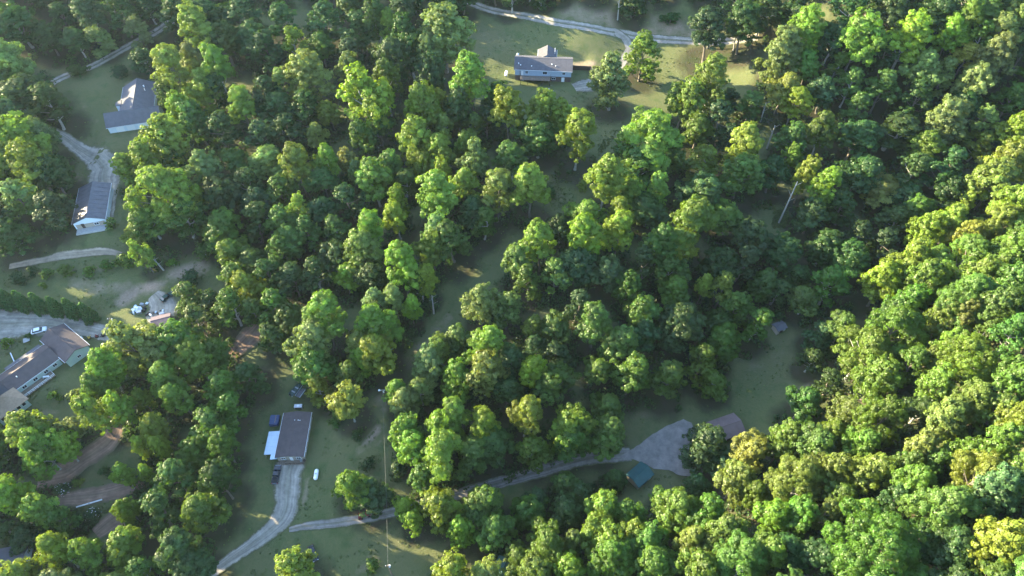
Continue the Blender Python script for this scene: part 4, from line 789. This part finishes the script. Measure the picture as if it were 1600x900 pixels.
def region(x, y):
    if x > 1180 and y < 300 - (x - 1180) * .05: return 'ridge wood'
    if x > 1180 and y < 580 - (x - 1180) * .55: return 'dark hollow'
    if x > 1050 or (y > 820 and x > 780): return 'sunlit slope wood'
    if x > 620 and y > 330 + (800 - x) * .9 and y < 770: return 'central wood'
    if x > 780 and y < 420: return 'upper wood'
    if y < 110: return 'far shaded wood'
    if x < 130 and y < 400: return 'farm-track wood'
    if x < 380 and y > 420: return 'clay-track wood'
    if y > 700: return 'lane-side trees'
    return 'long middle wood'
ONES = 'zero one two three four five six seven eight nine ten eleven twelve thirteen fourteen fifteen sixteen seventeen eighteen nineteen'.split()
TENS = '_ _ twenty thirty forty fifty sixty seventy eighty ninety'.split()
def num(v):
    v = min(max(int(round(v)), 0), 100)
    if v == 100: return 'hundred'
    return ONES[v] if v < 20 else TENS[v // 10] + ('-' + ONES[v % 10] if v % 10 else '')
def spot(x, y): return f"{num(x / 16)} percent across, {num(y / 9)} percent down the photo"
near = {}
for (lx, ly), what in LAND:
    o = sorted(range(len(placed)), key=lambda i: (placed[i]['x'] - lx) ** 2 + (placed[i]['y'] - ly) ** 2)
    for r_, i in enumerate(o[:2]):
        if math.hypot(placed[i]['x'] - lx, placed[i]['y'] - ly) < 95 and i not in near: near[i] = (r_, what)
SHAPE = {'giant': 'huge spreading', 'full': 'full-skirted', 'tall': 'tall', 'round': 'rounded', 'spread': 'spreading', 'airy': 'feathery', 'bush': 'bushy'}
NAME = {'giant': 'giant_broadleaf_tree', 'full': 'full_skirted_tree', 'tall': 'tall_broadleaf_tree', 'round': 'rounded_broadleaf_tree', 'spread': 'spreading_broadleaf_tree', 'airy': 'feathery_broadleaf_tree', 'bush': 'shrub'}
used_labels = set()
for i, q in enumerate(placed):
    kind = q['kind']; v = rv.randrange(len(PROTO[kind])); cm, tm = PROTO[kind][v]
    noun = 'shrub' if kind == 'bush' else 'tree'; col = TONE_W[q['tone']]
    if i in near:
        r_, what = near[i]; lab = f"{SHAPE[kind]} {col} {noun}, the {ORD[r_]} one to {what}"
    else:
        lab = f"{SHAPE[kind]} {col} {noun} in {region(q['x'], q['y'])}, {spot(q['x'], q['y'])}"
        if kind == 'bush': lab = f"{SHAPE[kind]} {col} {noun}, {spot(q['x'], q['y'])}"
    while lab in used_labels: lab = lab.replace(SHAPE[kind], 'other ' + SHAPE[kind], 1)
    used_labels.add(lab)
    grp = 'shrubs in the clearings' if kind == 'bush' else 'trees of the ' + region(q['x'], q['y'])
    e = empty(NAME[kind], q['g'], rv.uniform(0, 6.28), label=lab, cat=noun, group=grp)
    e.scale = (q['s'] * rv.uniform(.94, 1.06), q['s'] * rv.uniform(.94, 1.06), q['sz'])
    tk = bpy.data.objects.new('trunk', tm); C.objects.link(tk); tk.parent = e
    if rv.random() < .35: tk.material_slots[0].link = 'OBJECT'; tk.material_slots[0].material = M['bark_pale']
    cr_ = bpy.data.objects.new('crown', cm); C.objects.link(cr_); cr_.parent = e
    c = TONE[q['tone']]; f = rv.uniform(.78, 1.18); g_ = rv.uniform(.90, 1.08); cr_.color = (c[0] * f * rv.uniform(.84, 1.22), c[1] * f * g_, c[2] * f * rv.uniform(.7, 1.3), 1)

# evergreen row above the gravel
def cone_pts(rng):
    P_, N_ = [], []
    for i in range(52):
        t = (i + .5) / 52; z = .3 + 5.6 * t; R_ = 2.2 * (1 - t) ** .75 + .15; th = i * 2.4; c = np.array([R_ * .75 * math.cos(th), R_ * .75 * math.sin(th), z])
        m_ = int(90 * (R_ / 2 + .25)); q_ = unit(rng.normal(size=(m_, 3)) + np.array([math.cos(th), math.sin(th), .1]) * .8); P_.append(c + q_ * (.28 * R_ + .25) * rng.uniform(.4, 1, (m_, 1))); N_.append(q_ + rng.normal(size=(m_, 3)) * .5)
    P_ = np.concatenate(P_); return P_, np.concatenate(N_), rng.uniform(.2, .36, len(P_)), np.clip(.5 + rng.normal(size=len(P_)) * .2, 0, 1)
cones = []
for v in range(2):
    rng = np.random.default_rng(900 + v); cones.append(leaf_mesh('crown', *cone_pts(rng), rng)); cones[-1].materials.append(M['leaf'])
bm = B(); tube(bm, (0, 0, -.4), (0, 0, 4.2), .16, .05, 8); ct = bpy.data.meshes.new('trunk'); bm.to_mesh(ct); bm.free(); ct.materials.append(M['bark'])
EV = ['first evergreen of the row above the gravel, at the picture edge', 'second evergreen of the row above the gravel', 'third evergreen of the row above the gravel', 'fourth evergreen of the row above the gravel', 'fifth evergreen of the row above the gravel', 'sixth evergreen of the row above the gravel', 'last evergreen of the row, beside the utility pole']
for k, (x, y) in enumerate(((-6, 470), (16, 472), (38, 476), (64, 480), (88, 483), (114, 487), (140, 494))):
    g, t = hit(x, y, 2.6); e = empty('evergreen_tree', g, rv.uniform(0, 6), label=EV[k], cat='tree', group='evergreen row above the gravel'); e.scale = (1.08, 1.08, rv.uniform(1.45, 1.7))
    tk = bpy.data.objects.new('trunk', ct); C.objects.link(tk); tk.parent = e
    co = bpy.data.objects.new('crown', cones[k % 2]); C.objects.link(co); co.parent = e; co.color = (.060, .130, .040, 1)

# white-flowering shrub beside the clay track and pale bare trunks at the wood edges
for (x, y, lab) in ((97, 766, 'white-flowering shrub at the bend of the red clay track'), (145, 803, 'white-flowering shrub below the white pipe')):
    g, t = hit(x, y, 1.2); e = empty('flowering_shrub', g, 1.0, label=lab, cat='shrub', group='white-flowering shrubs'); e.scale = (1, 1, .7)
    co = bpy.data.objects.new('foliage', PROTO['bush'][0][0]); C.objects.link(co); co.parent = e; co.color = (.04, .08, .03, 1)
    rng = np.random.default_rng(int(x)); m_ = 46; d_ = unit(rng.normal(size=(m_, 3)) + np.array([0, 0, .7])); po = np.array([0, 0, 2.0]) + d_ * np.array([2.3, 2.3, 2.2]) * rng.uniform(.85, 1.1, (m_, 1))
    me = leaf_mesh('blossom', po, d_, np.full(m_, .30), np.full(m_, .5), rng); me.materials.append(M['petal']); bo = bpy.data.objects.new('blossom', me); C.objects.link(bo); bo.parent = e
for k, (top, bot) in enumerate((((1246, 284), (1217, 348)), ((1211, 196), (1198, 232)), ((1115, 25), (1105, 76)), ((1151, 48), (1146, 78)), ((1197, 160), (1188, 190)), ((968, -4), (965, 31)), ((240, 405), (256, 422)), ((675, 462), (678, 490)), ((178, 10), (184, 42)))):
    b_, tb = hit(*bot); d = ray(*top)
    # the point on the ray to the top that stands over the base
    t_ = (b_.x * d[0] + b_.y * d[1]) / (d[0] ** 2 + d[1] ** 2); T_ = Vector((d[0] * t_, d[1] * t_, CAM_H + d[2] * t_))
    lab = f"bare pale trunk, {spot(*bot)}"
    e = empty('bare_tree', b_, 0, label=lab, cat='tree', group='bare pale trunks'); L = T_ - b_
    bm = B(); tube(bm, (0, 0, -.5), L * .5, .34, .26, 7); tube(bm, L * .5, L, .26, .15, 7); build('trunk', bm, 'bark_pale', e)
    bm = B()
    for j in range(4):
        s = L * (.55 + .12 * j); tube(bm, s, s + Vector((math.cos(j * 2.1) * 1.8, math.sin(j * 2.1) * 1.8, 1.4)), .09, .03, 5)
    build('branches', bm, 'bark_pale', e)

# ------------------------------------------------------------------ the ground sheet
nx, ny = len(GX), len(GY)
me = bpy.data.meshes.new('ground'); co = np.stack([gx, gy, GZ], -1).reshape(-1, 3)
me.vertices.add(len(co)); me.vertices.foreach_set('co', co.reshape(-1))
ii = (np.arange(ny - 1)[:, None] * nx + np.arange(nx - 1)[None]).reshape(-1); fv = np.stack([ii, ii + 1, ii + nx + 1, ii + nx], -1).astype(np.int32)
me.loops.add(fv.size); me.loops.foreach_set('vertex_index', fv.reshape(-1)); me.polygons.add(len(fv)); me.polygons.foreach_set('loop_start', np.arange(0, fv.size, 4, dtype=np.int32)); me.polygons.foreach_set('loop_total', np.full(len(fv), 4, np.int32))
me.polygons.foreach_set('use_smooth', np.ones(len(fv), bool)); me.update()
X, Y, Z = co[:, 0], co[:, 1], co[:, 2]
PX, PY = proj(X, Y, Z)
def seg_mask(points, w):
    best = np.full(len(X), 1e9)
    for (ax, ay), (bx_, by) in zip(points, points[1:]):
        dx, dy = bx_ - ax, by - ay; t = np.clip(((PX - ax) * dx + (PY - ay) * dy) / (dx * dx + dy * dy), 0, 1)
        best = np.minimum(best, np.hypot(PX - ax - t * dx, PY - ay - t * dy))
    return np.clip(1.25 - best / w, 0, 1)
front = (Y > 5)
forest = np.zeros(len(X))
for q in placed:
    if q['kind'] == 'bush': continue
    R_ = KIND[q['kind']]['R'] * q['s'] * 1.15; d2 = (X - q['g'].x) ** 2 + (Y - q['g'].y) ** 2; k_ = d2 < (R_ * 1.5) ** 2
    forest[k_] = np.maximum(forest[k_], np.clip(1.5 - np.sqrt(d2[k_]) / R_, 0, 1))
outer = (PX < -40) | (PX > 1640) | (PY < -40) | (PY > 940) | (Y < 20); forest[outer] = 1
bare = np.zeros(len(X))
for pts, w, s in (([(880, 12), (940, 25), (1010, 40), (1090, 48)], 24, .55), ([(270, 430), (300, 420), (320, 415)], 16, .7), ([(190, 470), (215, 455), (245, 445)], 14, .8), ([(120, 440), (170, 455), (200, 450)], 20, .45), ([(100, 170), (105, 195)], 14, .6),
                  ([(130, 165), (150, 190)], 12, .35), ([(575, 690), (590, 670)], 9, .8), ([(560, 705), (590, 690)], 9, .45), ([(600, 640), (590, 620)], 12, .5), ([(420, 570), (410, 600)], 16, .4), ([(870, 290), (880, 320)], 22, .25), ([(940, 215), (980, 165)], 20, .2),
                  ([(1270, 590), (1262, 605), (1240, 615)], 7, .6), ([(880, 105), (925, 100)], 10, .6), ([(990, 650), (1050, 640)], 12, .4), ([(1170, 560), (1260, 570)], 36, .28), ([(590, 625), (640, 565), (700, 500)], 18, .35), ([(0, 690), (20, 720)], 16, .5), ([(480, 745), (475, 790)], 6, .5),
                  ([(590, 870), (560, 890)], 14, .4), ([(200, 135), (230, 125)], 9, .6), ([(120, 275), (130, 290)], 8, .6), ([(60, 640), (130, 660)], 14, .3), ([(640, 845), (720, 850)], 10, .35), ([(10, 420), (160, 420)], 10, .3), ([(600, 790), (615, 770)], 9, .3)):
    bare = np.maximum(bare, seg_mask(pts, w) * s)
bare[~front] = 0
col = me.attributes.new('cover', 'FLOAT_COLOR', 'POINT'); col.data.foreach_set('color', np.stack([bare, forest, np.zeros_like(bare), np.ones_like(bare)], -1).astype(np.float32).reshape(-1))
m = bpy.data.materials.new('ground_cover'); m.use_nodes = True; t = m.node_tree; b = t.nodes['Principled BSDF']; b.inputs['Roughness'].default_value = .95; b.inputs['Specular IOR Level'].default_value = .1
tc = t.nodes.new('ShaderNodeTexCoord'); av = t.nodes.new('ShaderNodeAttribute'); av.attribute_name = 'cover'; sx = t.nodes.new('ShaderNodeSeparateColor'); t.links.new(av.outputs['Color'], sx.inputs[0])
def nz(scale, detail=8, rough=.6):
    q = t.nodes.new('ShaderNodeTexNoise'); q.inputs['Scale'].default_value = scale; q.inputs['Detail'].default_value = detail; q.inputs['Roughness'].default_value = rough; t.links.new(tc.outputs['Object'], q.inputs['Vector']); return q
def mixc(a, b_, fac):
    q = t.nodes.new('ShaderNodeMix'); q.data_type = 'RGBA'
    for s, v in ((6, a), (7, b_)):
        if isinstance(v, tuple): q.inputs[s].default_value = (*v, 1)
        else: t.links.new(v, q.inputs[s])
    t.links.new(fac, q.inputs[0]); return q.outputs[2]
def ramp(src, lo, hi):
    q = t.nodes.new('ShaderNodeMapRange'); q.inputs[1].default_value = lo; q.inputs[2].default_value = hi; t.links.new(src, q.inputs[0]); return q.outputs[0]
def soft(mask, noise, amt=.5):
    q = t.nodes.new('ShaderNodeMath'); q.operation = 'MULTIPLY_ADD'; q.inputs[1].default_value = amt * 2; q.inputs[2].default_value = -amt; t.links.new(noise, q.inputs[0])
    a = t.nodes.new('ShaderNodeMath'); a.operation = 'ADD'; t.links.new(mask, a.inputs[0]); t.links.new(q.outputs[0], a.inputs[1]); return ramp(a.outputs[0], .25, .75)
n_big, n_mid, n_fine = nz(.035), nz(.22), nz(1.6, 10, .7)
g1 = mixc((.086, .106, .040), (.122, .126, .054), ramp(n_fine.outputs[0], .3, .7))
g2 = mixc(g1, (.125, .118, .058), ramp(n_big.outputs[0], .45, .75))
g3 = mixc(g2, (.062, .092, .030), ramp(n_mid.outputs[0], .5, .75))
d1 = mixc((.23, .165, .115), (.33, .25, .18), ramp(n_fine.outputs[0], .3, .7))
g4 = mixc(g3, d1, soft(sx.outputs[0], n_mid.outputs[0], .55))
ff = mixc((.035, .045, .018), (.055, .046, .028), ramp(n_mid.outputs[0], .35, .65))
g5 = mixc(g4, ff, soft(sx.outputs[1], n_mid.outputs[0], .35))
t.links.new(g5, b.inputs['Base Color'])
bp = t.nodes.new('ShaderNodeBump'); bp.inputs['Strength'].default_value = .7; bp.inputs['Distance'].default_value = .35; t.links.new(n_fine.outputs[0], bp.inputs['Height']); t.links.new(bp.outputs[0], b.inputs['Normal'])
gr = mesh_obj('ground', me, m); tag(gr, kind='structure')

# ------------------------------------------------------------------ undergrowth in the woods, and the woods outside the picture
rng = np.random.default_rng(77)
def scatter_leaves(name, centers, radii, heights, per, leaf, label, cat, color):
    k = len(centers); m_ = per; q = unit(rng.normal(size=(k, m_, 3)) + np.array([0, 0, .5])); q[..., 2] = np.abs(q[..., 2])
    po = centers[:, None] + q * np.stack([radii, radii, heights], -1)[:, None] * rng.uniform(.6, 1.05, (k, m_, 1))
    tint = np.clip(.5 + rng.normal(size=(k, 1)) * .2 + rng.normal(size=(k, m_)) * .14, 0, 1)
    me = leaf_mesh(name, po.reshape(-1, 3), (q + rng.normal(size=q.shape) * .45).reshape(-1, 3), leaf * rng.uniform(.6, 1.4, k * m_), tint.reshape(-1), rng); me.materials.append(M['leaf'])
    o = bpy.data.objects.new(name, me); C.objects.link(o); o.color = (*color, 1); tag(o, label, cat, kind='stuff'); return o
U = []
tr_xy = np.array([(q['g'].x, q['g'].y, KIND[q['kind']]['R'] * q['s']) for q in placed if q['kind'] != 'bush'])
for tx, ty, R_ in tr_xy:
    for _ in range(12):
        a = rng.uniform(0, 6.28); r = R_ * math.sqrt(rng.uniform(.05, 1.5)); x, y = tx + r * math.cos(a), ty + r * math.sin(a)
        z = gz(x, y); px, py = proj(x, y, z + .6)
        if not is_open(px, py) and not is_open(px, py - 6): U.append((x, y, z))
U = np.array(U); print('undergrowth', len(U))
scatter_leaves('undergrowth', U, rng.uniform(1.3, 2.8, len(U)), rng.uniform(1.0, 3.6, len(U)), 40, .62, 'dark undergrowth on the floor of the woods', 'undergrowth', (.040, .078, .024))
Wd = []
while len(Wd) < 5200:
    pg = OPEN[rng.integers(len(OPEN))]; xs_ = [q[0] for q in pg]; ys_ = [q[1] for q in pg]; x, y = rng.uniform(min(xs_), max(xs_)), rng.uniform(min(ys_), max(ys_))
    if not inside(x, y, pg): continue
    if math.sin(x * .045 + 2 * math.sin(y * .03)) + math.sin(y * .06 + x * .02) + rng.normal() * .8 < .2: continue
    g, _t = hit(x, y)
    if abs(g.z - 22) < .02 or any(np.min((rc_[:, 0] - g.x) ** 2 + (rc_[:, 1] - g.y) ** 2) < (rw_ * .55) ** 2 for rc_, rw_ in ROADS) or any(abs((g.x-cx)*math.cos(yw)+(g.y-cy_)*math.sin(yw)) < hx and abs(-(g.x-cx)*math.sin(yw)+(g.y-cy_)*math.cos(yw)) < hy for cx, cy_, hx, hy, yw, _z in pads): Wd.append(None); continue
    Wd.append((g.x, g.y, g.z))
Wd = np.array([w_ for w_ in Wd if w_ is not None])
scatter_leaves('weeds', Wd, rng.uniform(.15, .6, len(Wd)), rng.uniform(.1, .45, len(Wd)), 12, .26, 'low weeds and rough grass in the clearings', 'weeds', (.075, .105, .035))
P_, N_, S_, T_ = [], [], [], []
rf2 = random.Random(3); kept = []
for _ in range(5000):
    x, y = rf2.uniform(-330, 300), rf2.uniform(15, 470); z = gz(x, y); px, py = proj(x, y, z + 11)
    if -62 < px < 1665 and -66 < py < 985: continue
    if any((x - a) ** 2 + (y - b_) ** 2 < 72 for a, b_ in kept): continue
    kept.append((x, y))
print('outer trees', len(kept))
low = []
for v in range(5):
    lr_ = np.random.default_rng(600 + v); low.append(crown_points(('tall', 'round')[v % 2], lr_, .2)[:4])
for i, (x, y) in enumerate(kept):
    p_, n_, s_, t_ = low[i % 5]; a = rf2.uniform(0, 6.28); c_, s2 = math.cos(a), math.sin(a); f = rf2.uniform(.85, 1.15); Rz = np.array([[c_, -s2, 0], [s2, c_, 0], [0, 0, 1]])
    P_.append(p_ @ Rz.T * f + np.array([x, y, gz(x, y)])); N_.append(n_ @ Rz.T); S_.append(s_ * f); T_.append(t_)
me = leaf_mesh('forest', np.concatenate(P_), np.concatenate(N_), np.concatenate(S_), np.concatenate(T_), rng); me.materials.append(M['leaf']); print('outer quads', len(me.polygons))
o = bpy.data.objects.new('forest', me); C.objects.link(o); o.color = (.06, .12, .025, 1); tag(o, 'continuous wood running on beyond the edges of the picture', 'forest', kind='stuff')

# ------------------------------------------------------------------ haze
zmin = float(GZ.min()) - 1.0; zmax = max(CAM_H, float(GZ.max()) + 30) + 8
bm = B(); bx(bm, 0, 0, (zmin + zmax) / 2, 3060, 3060, zmax - zmin)
hz = build('haze', bm, None, None); tag(hz, kind='stuff'); hz['label'] = 'thin pale evening haze filling the valley'; hz['category'] = 'haze'
m = bpy.data.materials.new('haze'); m.use_nodes = True; t = m.node_tree; t.nodes.clear(); out = t.nodes.new('ShaderNodeOutputMaterial'); pv = t.nodes.new('ShaderNodeVolumePrincipled')
pv.inputs['Color'].default_value = (.70, .86, 1.0, 1); pv.inputs['Density'].default_value = 0.00003; pv.inputs['Anisotropy'].default_value = .3
t.links.new(pv.outputs[0], out.inputs['Volume']); hz.data.materials.append(m)

print('TRIS', sum(len(m_.polygons) for m_ in bpy.data.meshes) * 2)
